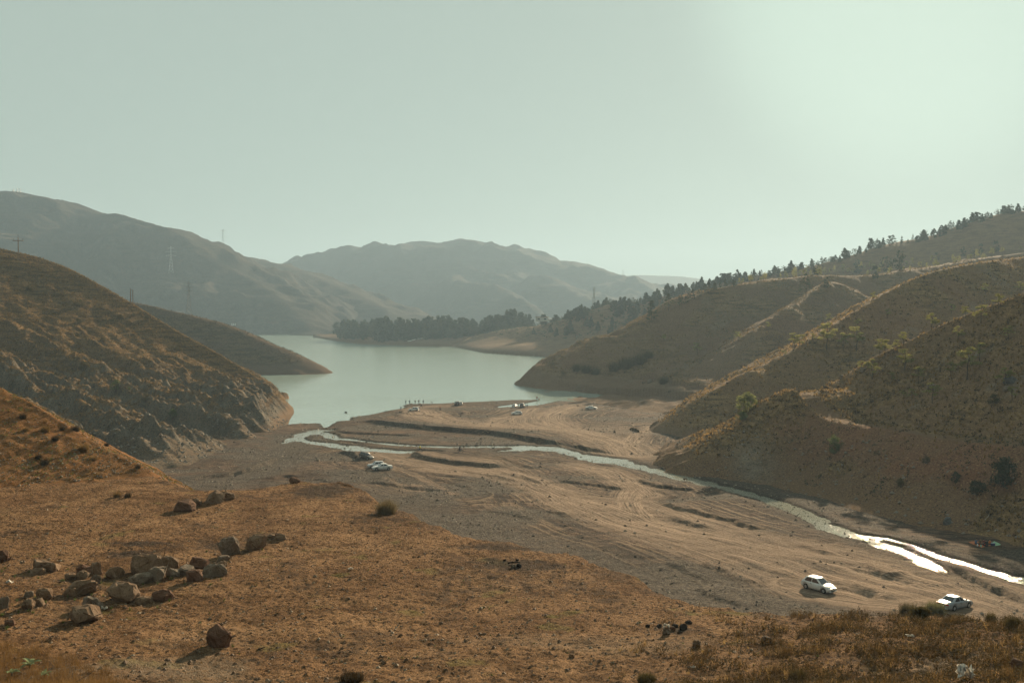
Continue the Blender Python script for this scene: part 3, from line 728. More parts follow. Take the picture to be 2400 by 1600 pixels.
# the wooded ridge and the two low points of land beyond the lake
K_RIDGE = densify([P(1040, 800, 1060), P(1130, 782, 1020), P(1230, 768, 985), P(1300, 752, 955), P(1358, 738, 932), P(1430, 718, 912), P(1480, 714, 902), P(1539, 699, 892), P(1593, 681, 884), P(1654, 665, 876), P(1710, 658, 870), P(1834, 634, 860), P(1914, 617, 852), P(1998, 596, 844), P(2057, 579, 838), P(2123, 564, 832), P(2200, 548, 826), P(2266, 526, 822), P(2355, 503, 816), P(2400, 492, 812), P(2800, 440, 790)], 3)
IJ_SHORE = np.array([PZ(*q, 0) for q in ((736, 791), (790, 800), (840, 806), (940, 810), (1030, 813), (1060, 812), (1075, 816), (1130, 827), (1210, 833), (1325, 839), (1420, 850))] + [(120, 640, 0), (400, 560, 0)])
def k_h(X, Y):
    z = ridge_field(X, Y, K_RIDGE, 0.48, 6)
    d, _, sg, _ = polyd(X, Y, IJ_SHORE)
    ins = np.where(sg > 0, d, -d)
    tip = np.clip((X + 260) / 260, 0.25, 1)
    pl = np.where(ins > 0, 9.5 * (1 - np.exp(-ins / 17.0)) * (0.55 + 0.45 * tip) + 0.012 * np.minimum(ins, 260), -0.5 * np.abs(ins))
    pl = np.where((X < 60) & (ins > 250), pl - 0.15 * (ins - 250), pl)
    z = np.where(ins > 0, np.maximum(z, pl), np.minimum(z, pl))
    z = np.minimum(z, np.where(ins > 0, 0.62 * ins + 0.3, z))
    z = z + np.clip(ins / 30, 0, 1) * (2.2 * fbm(X * 0.012, Y * 0.012, 4, 131) + 0.5 * fbm(X * .08, Y * .08, 3, 132))
    rim = sstep(9.5, 5.5, z + 1.2 * pn(X * .02, Y * .02, 9))
    return z, (0.1 * rim, 0.35 + (1 - rim) * 0.4, 0.12 + X * 0, rim * 0.12)
hill('wooded_ridge', -330, 620, 4.0, 560, 1330, 4.0, k_h, 'hill_mid')

# far mountains
F_RIDGE = densify([P(-500, 420, 1950), P(-250, 430, 1930), P(0, 449, 1900), P(51, 452, 1890), P(143, 471, 1880), P(163, 486, 1875), P(190, 490, 1870), P(235, 502, 1860), P(270, 500, 1850), P(296, 507, 1845), P(347, 522, 1830), P(385, 532, 1815), P(408, 536, 1805), P(449, 556, 1785), P(490, 590, 1750), P(541, 630, 1700), P(600, 660, 1650), P(660, 700, 1580), P(710, 745, 1500), P(740, 783, 1420)], 2)
F_S1 = densify([P(270, 500, 1850), P(330, 580, 1780), P(400, 660, 1690), P(470, 720, 1600), P(520, 770, 1500)], 2)
F_S2 = densify([P(408, 536, 1805), P(470, 620, 1700), P(560, 690, 1600), P(610, 730, 1520), P(640, 775, 1440)], 2)
F_S3 = densify([P(0, 449, 1900), P(60, 560, 1780), P(120, 640, 1680), P(200, 720, 1560)], 2)
F2_RIDGE = densify([P(300, 560, 2350), P(470, 577, 2250), P(551, 598, 2180), P(629, 614, 2120), P(668, 624, 2090), P(715, 640, 2020), P(800, 672, 1920), P(860, 700, 1830), P(920, 735, 1740), P(960, 770, 1660)], 2)
def f_h(X, Y):
    z = ridge_field(X, Y, F_RIDGE, 0.50, 10)
    for q in (F_S1, F_S2, F_S3): z = np.maximum(z, ridge_field(X, Y, q, 0.62, 10))
    d, _, sg, _ = polyd(X, Y, F_RIDGE)
    k = np.clip(d / 60, 0.03, 1)
    z = z + k * (17 * (ridged(X * 0.0055, Y * 0.0055, 5, 141, 0.55) - 0.55) + 3 * fbm(X * 0.03, Y * 0.03, 4, 142))
    bench = np.exp(-((z - 45 - 8 * pn(X * .002, Y * .002, 4)) / 3) ** 2) + np.exp(-((z - 18 - 4 * pn(X * .002, Y * .002, 5)) / 2) ** 2)
    gy, gx = np.gradient(z, Y[1, 0] - Y[0, 0], X[0, 1] - X[0, 0])
    sl = np.hypot(gx, gy)
    rim = sstep(9, 4, z)
    return z, (sstep(0.65, 1.1, sl), sstep(-.3, .5, fbm(X * .01, Y * .01, 4, 143)), X * 0 + 0.1, np.maximum(0.6 * rim, 0.55 * bench))
hill('mountain_left', -1350, -180, 5.0, 1250, 2250, 5.0, f_h, 'mountain')
def f2_h(X, Y):
    z = ridge_field(X, Y, F2_RIDGE, 0.45, 10)
    d, _, sg, _ = polyd(X, Y, F2_RIDGE)
    k = np.clip(d / 60, 0.03, 1)
    z = z + k * (14 * (ridged(X * 0.005, Y * 0.005, 5, 151, 0.55) - 0.5) + 3 * fbm(X * 0.03, Y * 0.03, 4, 152))
    rim = sstep(9, 4, z)
    return z, (X * 0, sstep(-.3, .4, fbm(X * .008, Y * .008, 4, 153)), X * 0 + 0.1, 0.6 * rim)
hill('mountain_behind', -1050, -50, 6.0, 1450, 2500, 6.0, f2_h, 'mountain')
G_RIDGE = densify([P(540, 668, 3250), P(600, 650, 3200), P(668, 622, 3150), P(736, 603, 3120), P(787, 584, 3100), P(824, 577, 3090), P(889, 584, 3070), P(937, 580, 3050), P(967, 566, 3040), P(1001, 565, 3030), P(1018, 569, 3020), P(1042, 568, 3010), P(1073, 562, 3000), P(1093, 563, 2990), P(1117, 572, 2980), P(1205, 585, 2950), P(1250, 600, 2930), P(1284, 614, 2920), P(1310, 612, 2915), P(1338, 613, 2910), P(1370, 628, 2890), P(1400, 642, 2870), P(1455, 650, 2850), P(1520, 668, 2830), P(1600, 690, 2800), P(1800, 720, 2700)], 2)
G_SP = [densify([P(1085, 563, 2995), P(1140, 600, 2850), P(1230, 645, 2650), P(1310, 680, 2450), P(1400, 720, 2250)], 2), densify([P(967, 566, 3040), P(1000, 620, 2800), P(1060, 665, 2550), P(1150, 705, 2300), P(1200, 735, 2150)], 2),
        densify([P(824, 577, 3090), P(850, 640, 2850), P(900, 690, 2600), P(960, 725, 2350)], 2), densify([P(1338, 613, 2910), P(1400, 660, 2700), P(1480, 700, 2500)], 2), densify([P(1018, 640, 2750), P(980, 690, 2500), P(1010, 730, 2250)], 2)]
def g_h(X, Y):
    z = ridge_field(X, Y, G_RIDGE, 0.36, 15)
    for q in G_SP: z = np.maximum(z, ridge_field(X, Y, q, 0.42, 15))
    d, _, sg, _ = polyd(X, Y, G_RIDGE)
    k = np.clip(d / 90, 0.02, 1)
    z = z + k * (34 * (ridged(X * 0.0028, Y * 0.0028, 5, 161, 0.5) - 0.55) + 4 * fbm(X * 0.02, Y * 0.02, 4, 162)) + (1 - k) * 2.5 * np.maximum(pn(X * .04, Y * .04, 163), 0)
    return z, (X * 0, sstep(-.3, .4, fbm(X * .006, Y * .006, 4, 164)), X * 0 + 0.05, 0.5 * sstep(.5, .9, fbm(X * .004, Y * .004, 3, 165)))
hill('mountain_far', -1150, 900, 9.0, 1900, 3500, 9.0, g_h, 'mountain')
H_RIDGE = densify([P(1380, 668, 4600), P(1430, 655, 4600), P(1483, 645, 4600), P(1540, 646, 4600), P(1595, 648, 4600), P(1634, 654, 4600), P(1720, 672, 4600), P(2000, 690, 4600)], 2)
def h_h(X, Y):
    z = ridge_field(X, Y, H_RIDGE, 0.22, 20)
    z = z + 12 * (ridged(X * 0.002, Y * 0.002, 4, 171) - 0.6) * np.clip((Y - 4600) ** 2 / 1e5, 0.02, 1)
    return z, (X * 0, X * 0 + 0.6, X * 0, X * 0)
hill('mountain_horizon', 100, 1700, 16, 3900, 5200, 16, h_h, 'mountain')
# the ground everything stands on
put(bpy.data.objects.new('ground', raw_mesh('ground', [(-9000, -3000, -8), (9000, -3000, -8), (9000, 12000, -8), (-9000, 12000, -8)], [[0, 1, 2, 3]], M['mountain'], True, {'mask': np.zeros((4, 4))})), kind='structure')
# ------------------------------------------------------------------ looking up the ground
bpy.context.view_layer.update()
_dg = bpy.context.evaluated_depsgraph_get()
CAMV = Vector((0, 0, CAMZ))
def hit(px, py):
    d = Vector(ray(px, py)).normalized()
    ok, loc, nor, idx, ob, _ = scene.ray_cast(_dg, CAMV, d)
    return (Vector(loc), ob.name, Vector(nor)) if ok else (None, None, None)
def drop(x, y, z0=400.0):
    ok, loc, nor, idx, ob, _ = scene.ray_cast(_dg, Vector((x, y, z0)), Vector((0, 0, -1)))
    return (loc.z, ob.name) if ok else (0.0, '')
def px_m(p):                                         # metres per photo pixel at the point p
    return p[1] / FPX

rng = np.random.RandomState(11)
random.seed(5)

# ------------------------------------------------------------------ small meshes
class MB:
    """collects boxes, tubes, prisms in one mesh"""
    def __init__(s): s.V, s.F = [], []
    def add(s, V, F):
        k = len(s.V); s.V += [tuple(v) for v in V]; s.F += [tuple(i + k for i in f) for f in F]; return s
    def box(s, c, d, rz=0.0):
        x, y, z = (v / 2 for v in d); m = Matrix.Rotation(rz, 3, 'Z')
        P8 = [m @ Vector((a * x, b * y, e * z)) + Vector(c) for e in (-1, 1) for b in (-1, 1) for a in (-1, 1)]
        return s.add(P8, [(0, 2, 3, 1), (4, 5, 7, 6), (0, 1, 5, 4), (2, 6, 7, 3), (0, 4, 6, 2), (1, 3, 7, 5)])
    def tube(s, a, b, r0, r1=None, n=6, cap=True):
        a, b = Vector(a), Vector(b); r1 = r0 if r1 is None else r1
        d = (b - a).normalized(); u = d.orthogonal().normalized(); w = d.cross(u)
        V = []
        for p, r in ((a, r0), (b, r1)):
            for i in range(n):
                t = 2 * math.pi * i / n; V.append(p + (u * math.cos(t) + w * math.sin(t)) * r)
        F = [(i, (i + 1) % n, n + (i + 1) % n, n + i) for i in range(n)]
        if cap: F += [tuple(range(n - 1, -1, -1)), tuple(range(n, 2 * n))]
        return s.add(V, F)
    def mesh(s, name, mat, smooth=False):
        me = bpy.data.meshes.new(name); me.from_pydata(s.V, [], s.F); me.materials.append(mat)
        if smooth: me.polygons.foreach_set('use_smooth', [True] * len(me.polygons))
        me.update(); return me
    def obj(s, name, mat, parent=None, smooth=False, **kw):
        return put(bpy.data.objects.new(name, s.mesh(name, mat, smooth)), parent, **kw)
def tris_mesh(name, V, mat, smooth=False):
    V = np.asarray(V, np.float32).reshape(-1, 3)
    return raw_mesh(name, V, np.arange(len(V)).reshape(-1, 3), mat, smooth)
def leaf_cloud(C, n, spread, size, flat=1.0, r=rng):
    """n small triangles round each centre: (k,3) centres, (k,) spreads"""
    k = len(C); C = np.repeat(np.asarray(C, float), n, 0); spread = np.repeat(np.broadcast_to(spread, (k,)), n)
    d = r.normal(size=(k * n, 3)); d /= np.linalg.norm(d, axis=1)[:, None]
    p = C + d * (spread * r.rand(k * n) ** 0.45)[:, None] * np.array([1, 1, flat])
    s = size * (0.55 + 0.9 * r.rand(k * n))
    a = r.normal(size=(k * n, 3)); a /= np.linalg.norm(a, axis=1)[:, None]
    b = np.cross(a, r.normal(size=(k * n, 3))); b /= np.linalg.norm(b, axis=1)[:, None] + 1e-9
    a, b = a * s[:, None], b * (s * 0.6)[:, None]
    return np.stack([p - a * 0.5 - b * 0.5, p + a * 0.6, p - a * 0.4 + b * 0.6], 1)
def blades(Pt, n, h, w, lean, r=rng):
    """n upright thin triangles at each point"""
    k = len(Pt); B = np.repeat(np.asarray(Pt, float), n, 0); hh = np.repeat(np.broadcast_to(h, (k,)), n) * (0.6 + 0.7 * r.rand(k * n))
    ww = np.repeat(np.broadcast_to(w, (k,)), n)
    a = r.rand(k * n) * 2 * np.pi; l = lean * r.rand(k * n)
    off = np.stack([np.cos(a), np.sin(a), np.zeros_like(a)], 1)
    side = np.stack([-np.sin(a + r.rand(k * n)), np.cos(a + r.rand(k * n)), np.zeros_like(a)], 1)
    root = B + off * (hh * 0.18 * r.rand(k * n))[:, None]
    tip = root + off * (hh * l)[:, None] + np.array([0, 0, 1.0]) * (hh * np.sqrt(np.maximum(1 - l * l, 0.05)))[:, None]
    root = root - np.array([0, 0, 1.0]) * (hh * 0.08)[:, None]
    return np.stack([root - side * ww[:, None] / 2, root + side * ww[:, None] / 2, tip], 1)
_oct = np.array([(1, 0, 0), (0, 1, 0), (-1, 0, 0), (0, -1, 0), (0, 0, 1), (0, 0, -1)], float)
_octf = np.array([(0, 1, 4), (1, 2, 4), (2, 3, 4), (3, 0, 4), (1, 0, 5), (2, 1, 5), (3, 2, 5), (0, 3, 5)])
def pebbles(Pt, size, r=rng):
    k = len(Pt); v = _oct[None] * (0.6 + 0.6 * r.rand(k, 6, 1)) * np.broadcast_to(size, (k,))[:, None, None] * np.array([1, 1, 0.65])
    a = r.rand(k) * 6.283; c, s = np.cos(a)[:, None], np.sin(a)[:, None]
    v = np.stack([v[..., 0] * c - v[..., 1] * s, v[..., 0] * s + v[..., 1] * c, v[..., 2]], -1) + np.asarray(Pt)[:, None]
    return v[:, _octf].reshape(-1, 3, 3)
def stuff(name, V, mat, label=None, cat=None):
    return put(bpy.data.objects.new(name, tris_mesh(name, V, mat)), kind='stuff', label=label, cat=cat)

L_DRY = m_leaf('dry_grass_leaf', (0.17, 0.107, 0.042), 0.4)
L_GOLD = m_leaf('gold_grass_leaf', (0.25, 0.160, 0.062), 0.5)
L_OLIVE = m_leaf('olive_scrub_leaf', (0.075, 0.060, 0.024), 0.35)
L_BROWN = m_leaf('brown_scrub_leaf', (0.052, 0.036, 0.019), 0.3)
L_GREEN = m_leaf('green_leaf', (0.10, 0.125, 0.04), 0.4)
L_YOUNG = m_leaf('young_tree_leaf', (0.23, 0.215, 0.07), 0.5)
L_DARK = m_leaf('dark_pine_leaf', (0.040, 0.050, 0.028), 0.2)
L_PINE = m_leaf('pine_leaf', (0.055, 0.062, 0.030), 0.25)
L_JUN = m_leaf('juniper_leaf', (0.032, 0.045, 0.026), 0.2)
BARK = m_plain('bark', (0.06, 0.045, 0.032), 0.3, 6)
ROCK = None

# ------------------------------------------------------------------ ground cover that nobody could count
def sample(hf, x0, x1, y0, y1, n, test=None, seed=0):
    r = np.random.RandomState(seed)
    X, Y = x0 + (x1 - x0) * r.rand(n), y0 + (y1 - y0) * r.rand(n)
    Z, m = hf(X, Y)
    ok = test(X, Y, Z, m)
    return np.stack([X, Y, Z], 1)[ok]
def in_view(X, Y, Z, mx=60):
    px = CX + FPX * X / np.maximum(Y, 1)
    return (px > -mx) & (px < 2400 + mx)
def ground_cover():
    def dh(X, Y):
        Z, t, rib, sb, sr = d_height(X, Y); return Z, (t, sb, sr)
    p = sample(dh, -255, -70, 190, 450, 52000, lambda X, Y, Z, m: in_view(X, Y, Z) & (Z > 4) & (m[1] < 0) & (m[2] >= -1) & (rng.rand(len(X)) < sstep(0.10, 0.5, m[0] + 0.15 * pn(X * .05, Y * .05, 2))), 1)
    k = rng.rand(len(p)) < 0.72
    stuff('dry_grass', blades(p[k], 5, 0.50, 0.20, 0.85), L_DRY)
    stuff('scrub', leaf_cloud(p[~k] + (0, 0, 0.15), 7, 0.42, 0.34, 0.7), L_OLIVE)
    q = sample(lambda X, Y: n_h(X, Y), 40, 150, 95, 300, 42000, lambda X, Y, Z, m: in_view(X, Y, Z) & (Z > 7) & (rng.rand(len(X)) < 0.08 + 0.9 * m[1]), 2)
    k = rng.rand(len(q)) < 0.70
    stuff('dry_grass', blades(q[k], 6, 0.55, 0.20, 0.85), L_GOLD)
    stuff('scrub', leaf_cloud(q[~k] + (0, 0, 0.18), 10, 0.42 + 0.35 * rng.rand((~k).sum()) ** 2, 0.30, 0.8), L_BROWN)
    q = sample(lambda X, Y: n_h(X, Y), 40, 110, 110, 260, 6000, lambda X, Y, Z, m: in_view(X, Y, Z) & (Z > base_z(Y) + 1.0) & (m[1] < 0.3) & (fbm(X * 0.08, Y * 0.08, 3, 78) > 0.12), 15)
    stuff('scrub', leaf_cloud(q + (0, 0, 0.15), 10, 0.45, 0.22, 0.9), L_JUN)
    q = sample(lambda X, Y: m_h(X, Y), 45, 230, 200, 430, 30000, lambda X, Y, Z, m: in_view(X, Y, Z) & (Z > 4) & (rng.rand(len(X)) < 0.1 + 0.9 * m[1]), 3)
    k = rng.rand(len(q)) < 0.70
    stuff('dry_grass', blades(q[k], 6, 0.65, 0.24, 0.85), L_GOLD)
    stuff('scrub', leaf_cloud(q[~k] + (0, 0, 0.2), 8, 0.60, 0.40, 0.75), L_BROWN)
    q = sample(lambda X, Y: l_h(X, Y), 15, 330, 340, 640, 36000, lambda X, Y, Z, m: in_view(X, Y, Z) & (Z > 7) & (rng.rand(len(X)) < 0.1 + 0.9 * m[1]), 4)
    k = rng.rand(len(q)) < 0.75
    stuff('dry_grass', blades(q[k], 4, 0.7, 0.32, 0.8), L_DRY)
    stuff('scrub', leaf_cloud(q[~k] + (0, 0, 0.2), 6, 0.6, 0.45, 0.7), L_OLIVE)
    q = sample(lambda X, Y: e_h(X, Y), -330, -120, 540, 700, 14000, lambda X, Y, Z, m: in_view(X, Y, Z) & (Z > 6) & (rng.rand(len(X)) < 0.2 + 0.8 * m[1]), 5)
    stuff('scrub', leaf_cloud(q + (0, 0, 0.2), 5, 0.7, 0.5, 0.7), L_BROWN)
    # the orange slope: stones, tussocks
    def ch(X, Y):
        Z, t = c_height(X, Y); TZ, _ = terrace_height(X, Y, False); return Z, (t, Z - TZ)
    q = sample(ch, -62, -24, 76, 116, 26000, lambda X, Y, Z, m: in_view(X, Y, Z) & (m[1] > 0.1), 6)
    u = rng.rand(len(q)); low = sstep(31.5, 25.5, q[:, 2])
    g = fbm(q[:, 0] * .12, q[:, 1] * .12, 3, 77)
    stuff('gravel', pebbles(q[(u < 0.10 + 0.40 * low)], 0.05 + 0.14 * rng.rand((u < 0.10 + 0.40 * low).sum()) ** 3), m_plain('slope_stone', (0.14, 0.11, 0.08), 0.5, 0.8))
    k = (u > 0.80)
    stuff('dry_grass', blades(q[k], 9, 0.20, 0.045, 0.9), L_DRY)
    k = (u > 0.52) & (u < 0.66) & (g > 0.05)
    stuff('scrub', leaf_cloud(q[k] + (0, 0, 0.05), 9, 0.20, 0.09, 0.7), L_GREEN)
    # terrace: clods, stones, straw
    th = lambda X, Y: terrace_height(X, Y)
    q = sample(th, -50, 34, 34, 92, 60000, lambda X, Y, Z, s: in_view(X, Y, Z) & (s < -0.3) & (rng.rand(len(X)) < sstep(105, 34, Y)), 7)
    u = rng.rand(len(q)); near = sstep(52, 38, q[:, 1]); lefty = sstep(-10, -30, q[:, 0]) * sstep(55, 75, q[:, 1])
    k = u < 0.34 + 0.30 * near + 0.3 * lefty
    sz = 0.026 + 0.12 * rng.rand(k.sum()) ** 4
    kk = rng.rand(k.sum()) < 0.62
    stuff('gravel', pebbles(q[k][kk], sz[kk]), m_plain('terrace_clod', (0.10, 0.06, 0.034), 0.5, 2))
    stuff('gravel', pebbles(q[k][~kk], sz[~kk] * 0.9), m_plain('terrace_stone', (0.20, 0.15, 0.10), 0.45, 2))
    k = u > 0.90
    stuff('straw', blades(q[k], 4, 0.09, 0.020, 1.0), L_DRY)
    # tall dry brush on the mound at the lower right, dry grass at the lower left
    def clump(X, Y): return fbm(X * 0.55, Y * 0.55, 3, 66)
    q = sample(th, 4, 30, 30, 49.5, 30000, lambda X, Y, Z, s: in_view(X, Y, Z, 150) & (s < 0.3) & (rng.rand(len(X)) < sstep(0.18, 0.42, X / Y + 0.16 * clump(X, Y) + 0.010 * np.maximum(44 - Y, -5)) * (0.25 + 0.75 * sstep(-0.35, 0.25, clump(X, Y)))), 8)
    u = rng.rand(len(q)); cl = clump(q[:, 0], q[:, 1]); hh = 0.55 + 0.8 * sstep(-0.2, 0.5, cl)
    k = u < 0.30; stuff('dry_grass', blades(q[k], 9, 0.30 * hh[k], 0.020, 0.8), m_leaf('brush_straw_leaf', (0.10, 0.062, 0.027), 0.4))
    k = (u > 0.30) & (u < 0.86); stuff('scrub', leaf_cloud(q[k] + (0, 0, 0.12), 14, 0.27 * hh[k], 0.055, 0.95), m_leaf('brush_leaf', (0.050, 0.037, 0.017), 0.3))  # brown brush, leaf colour darkened further to carry the shade on the mound
    k = u > 0.91; stuff('dry_grass', blades(q[k], 8, 0.26 * hh[k], 0.022, 0.85), L_GOLD)
    q = sample(th, -24, -14, 32.5, 42, 2300, lambda X, Y, Z, s: (X / Y < -0.40 - 0.018 * np.maximum(Y - 37, 0) + 0.03 * pn(X, Y, 4)), 9)
    stuff('dry_grass', blades(q, 10, 0.40, 0.012, 0.8), m_leaf('rust_grass_leaf', (0.16, 0.092, 0.036), 0.45))
    q = sample(th, -48, 30, 36, 90, 420, lambda X, Y, Z, s: in_view(X, Y, Z) & (s < -0.5), 10)
    stuff('grass', blades(q, 26, 0.07, 0.02, 1.0), L_GREEN)
    # riverbed stones
    def rb(X, Y):
        Z, sd, wet = riverbed_height(X, Y); return Z, (sd, wet, track_mask(X, Y))
    q = sample(rb, -90, 75, 85, 430, 80000, lambda X, Y, Z, m: in_view(X, Y, Z) & (m[0] > -1.5) & (rng.rand(len(X)) < np.clip(0.12 + 0.75 * m[1] + 0.5 * sstep(0.1, 0.5, fbm(X * .035, Y * .05, 3, 41)), 0, 1) * (1 - 0.9 * m[2]) * sstep(480, 150, Y)), 12)
    sz = (0.06 + 0.30 * rng.rand(len(q)) ** 5) * np.interp(q[:, 1], [90, 400], [0.8, 1.9])
    k = rng.rand(len(q)) < 0.55
    stuff('gravel', pebbles(q[k], sz[k]), m_plain('river_stone_dark', (0.075, 0.058, 0.045), 0.4, 0.6))
    stuff('gravel', pebbles(q[~k], sz[~k]), m_plain('river_stone_pale', (0.22, 0.18, 0.135), 0.4, 0.6))
    # stones lying in and along the stream
    S_ = []
    for (pp, hw), i in zip(STR, range(9)):
        for k in range(len(pp)):
            for _ in range(14 if pp[k, 1] < 200 else 5):
                S_.append((pp[k, 0] + rng.normal() * hw[k] * 0.9, pp[k, 1] + rng.normal() * hw[k] * 0.9))
    S_ = np.array(S_); zz, _, _ = riverbed_height(S_[:, 0], S_[:, 1])
    zz = np.maximum(zz, base_z(S_[:, 1]) * (1 - np.exp(-np.maximum(shore_sd(S_[:, 0], S_[:, 1]), 0) / 16.0)) - 0.26)
    stuff('gravel', pebbles(np.column_stack([S_, zz]), 0.10 + 0.26 * rng.rand(len(S_)) ** 3), m_plain('stream_stone', (0.075, 0.060, 0.047), 0.5, 0.6))
    # stones at the foot of the left hill and the right bank
    p = sample(lambda X, Y: (lambda a: (a[0], a[1:]))(d_height(X, Y)), -120, -70, 200, 350, 9000, lambda X, Y, Z, m: (m[2] < 0) & (m[0] < 0.16), 13)
    stuff('gravel', pebbles(p, 0.15 + 0.5 * rng.rand(len(p)) ** 5), m_plain('scree_stone', (0.14, 0.13, 0.11), 0.4, 0.5))
    q = sample(lambda X, Y: n_h(X, Y), 40, 110, 110, 280, 9000, lambda X, Y, Z, m: (Z < 14) & (Z > base_z(Y)) & in_view(X, Y, Z), 14)
    stuff('gravel', pebbles(q, 0.07 + 0.55 * rng.rand(len(q)) ** 6), m_plain('bank_stone', (0.17, 0.14, 0.11), 0.5, 0.5))
ground_cover()

# ------------------------------------------------------------------ boulders
def m_rock(name, a, b):
    n = NT(name, 0.9, 0.08, 0.55)
    c = n.mix(n.ramp(n.noise(1.6, 5, 0.65), [(0.36, 0.0), (0.64, 1.0)]), a, b)
    f = n.noise(7, 6, 0.72)
    c = n.mix(n.ramp(f, [(0.34, 0.8), (0.46, 0.0)]), c, tuple(v * 0.4 for v in a))
    c = n.mix(n.ramp(n.noise(3.2, 5, 0.7, n.scaled((1, 1, 3))), [(0.58, 0.0), (0.70, 0.6)]), c, tuple(min(1, v * 1.45) for v in b))
    return n.done(c, n.bump(n.math('ADD', f, n.noise(22, 4, 0.7)), 0.7, 0.05))
RK_TAN = m_rock('tan_rock', (0.21, 0.125, 0.070), (0.38, 0.255, 0.165))
RK_GREY = m_rock('grey_rock', (0.20, 0.145, 0.10), (0.37, 0.29, 0.215))
RK_RED = m_rock('red_rock', (0.17, 0.085, 0.05), (0.27, 0.155, 0.10))
RK_CHAR = m_rock('charred_rock', (0.035, 0.030, 0.027), (0.085, 0.068, 0.055))
RK_BLUE = m_rock('blue_grey_rock', (0.13, 0.135, 0.14), (0.21, 0.215, 0.22))
def rock_mesh(name, w, d, h, seed, mat, pts=24):
    r = np.random.RandomState(seed)
    bm = bmesh.new()
    for i in range(pts):
        v = r.normal(size=3); v /= np.linalg.norm(v)
        v = np.sign(v) * np.abs(v) ** 0.75
        k = 0.82 + 0.25 * r.rand()
        bm.verts.new((v[0] * w / 2 * k, v[1] * d / 2 * k, v[2] * h * 0.62 * k))
    bmesh.ops.convex_hull(bm, input=bm.verts)
    bmesh.ops.delete(bm, geom=[v for v in bm.verts if not v.link_faces], context='VERTS')
    bmesh.ops.bevel(bm, geom=list(bm.edges), offset=min(w, d, h) * 0.05, segments=1, affect='EDGES', profile=0.5)
    bmesh.ops.triangulate(bm, faces=bm.faces)
    bmesh.ops.subdivide_edges(bm, edges=bm.edges, cuts=1, use_grid_fill=True)
    co = np.array([v.co for v in bm.verts]); s = max(w, d, h)
    nz = fbm(co[:, 0] / s * 5 + co[:, 2] / s * 3, co[:, 1] / s * 5 - co[:, 2] / s * 4, 3, seed)
    for v, q in zip(bm.verts, nz): v.co += Vector(v.co).normalized() * float(q) * s * 0.06
    bm.normal_update()
    me = bpy.data.meshes.new(name); bm.to_mesh(me); bm.free()
    me.materials.append(mat)
    return me
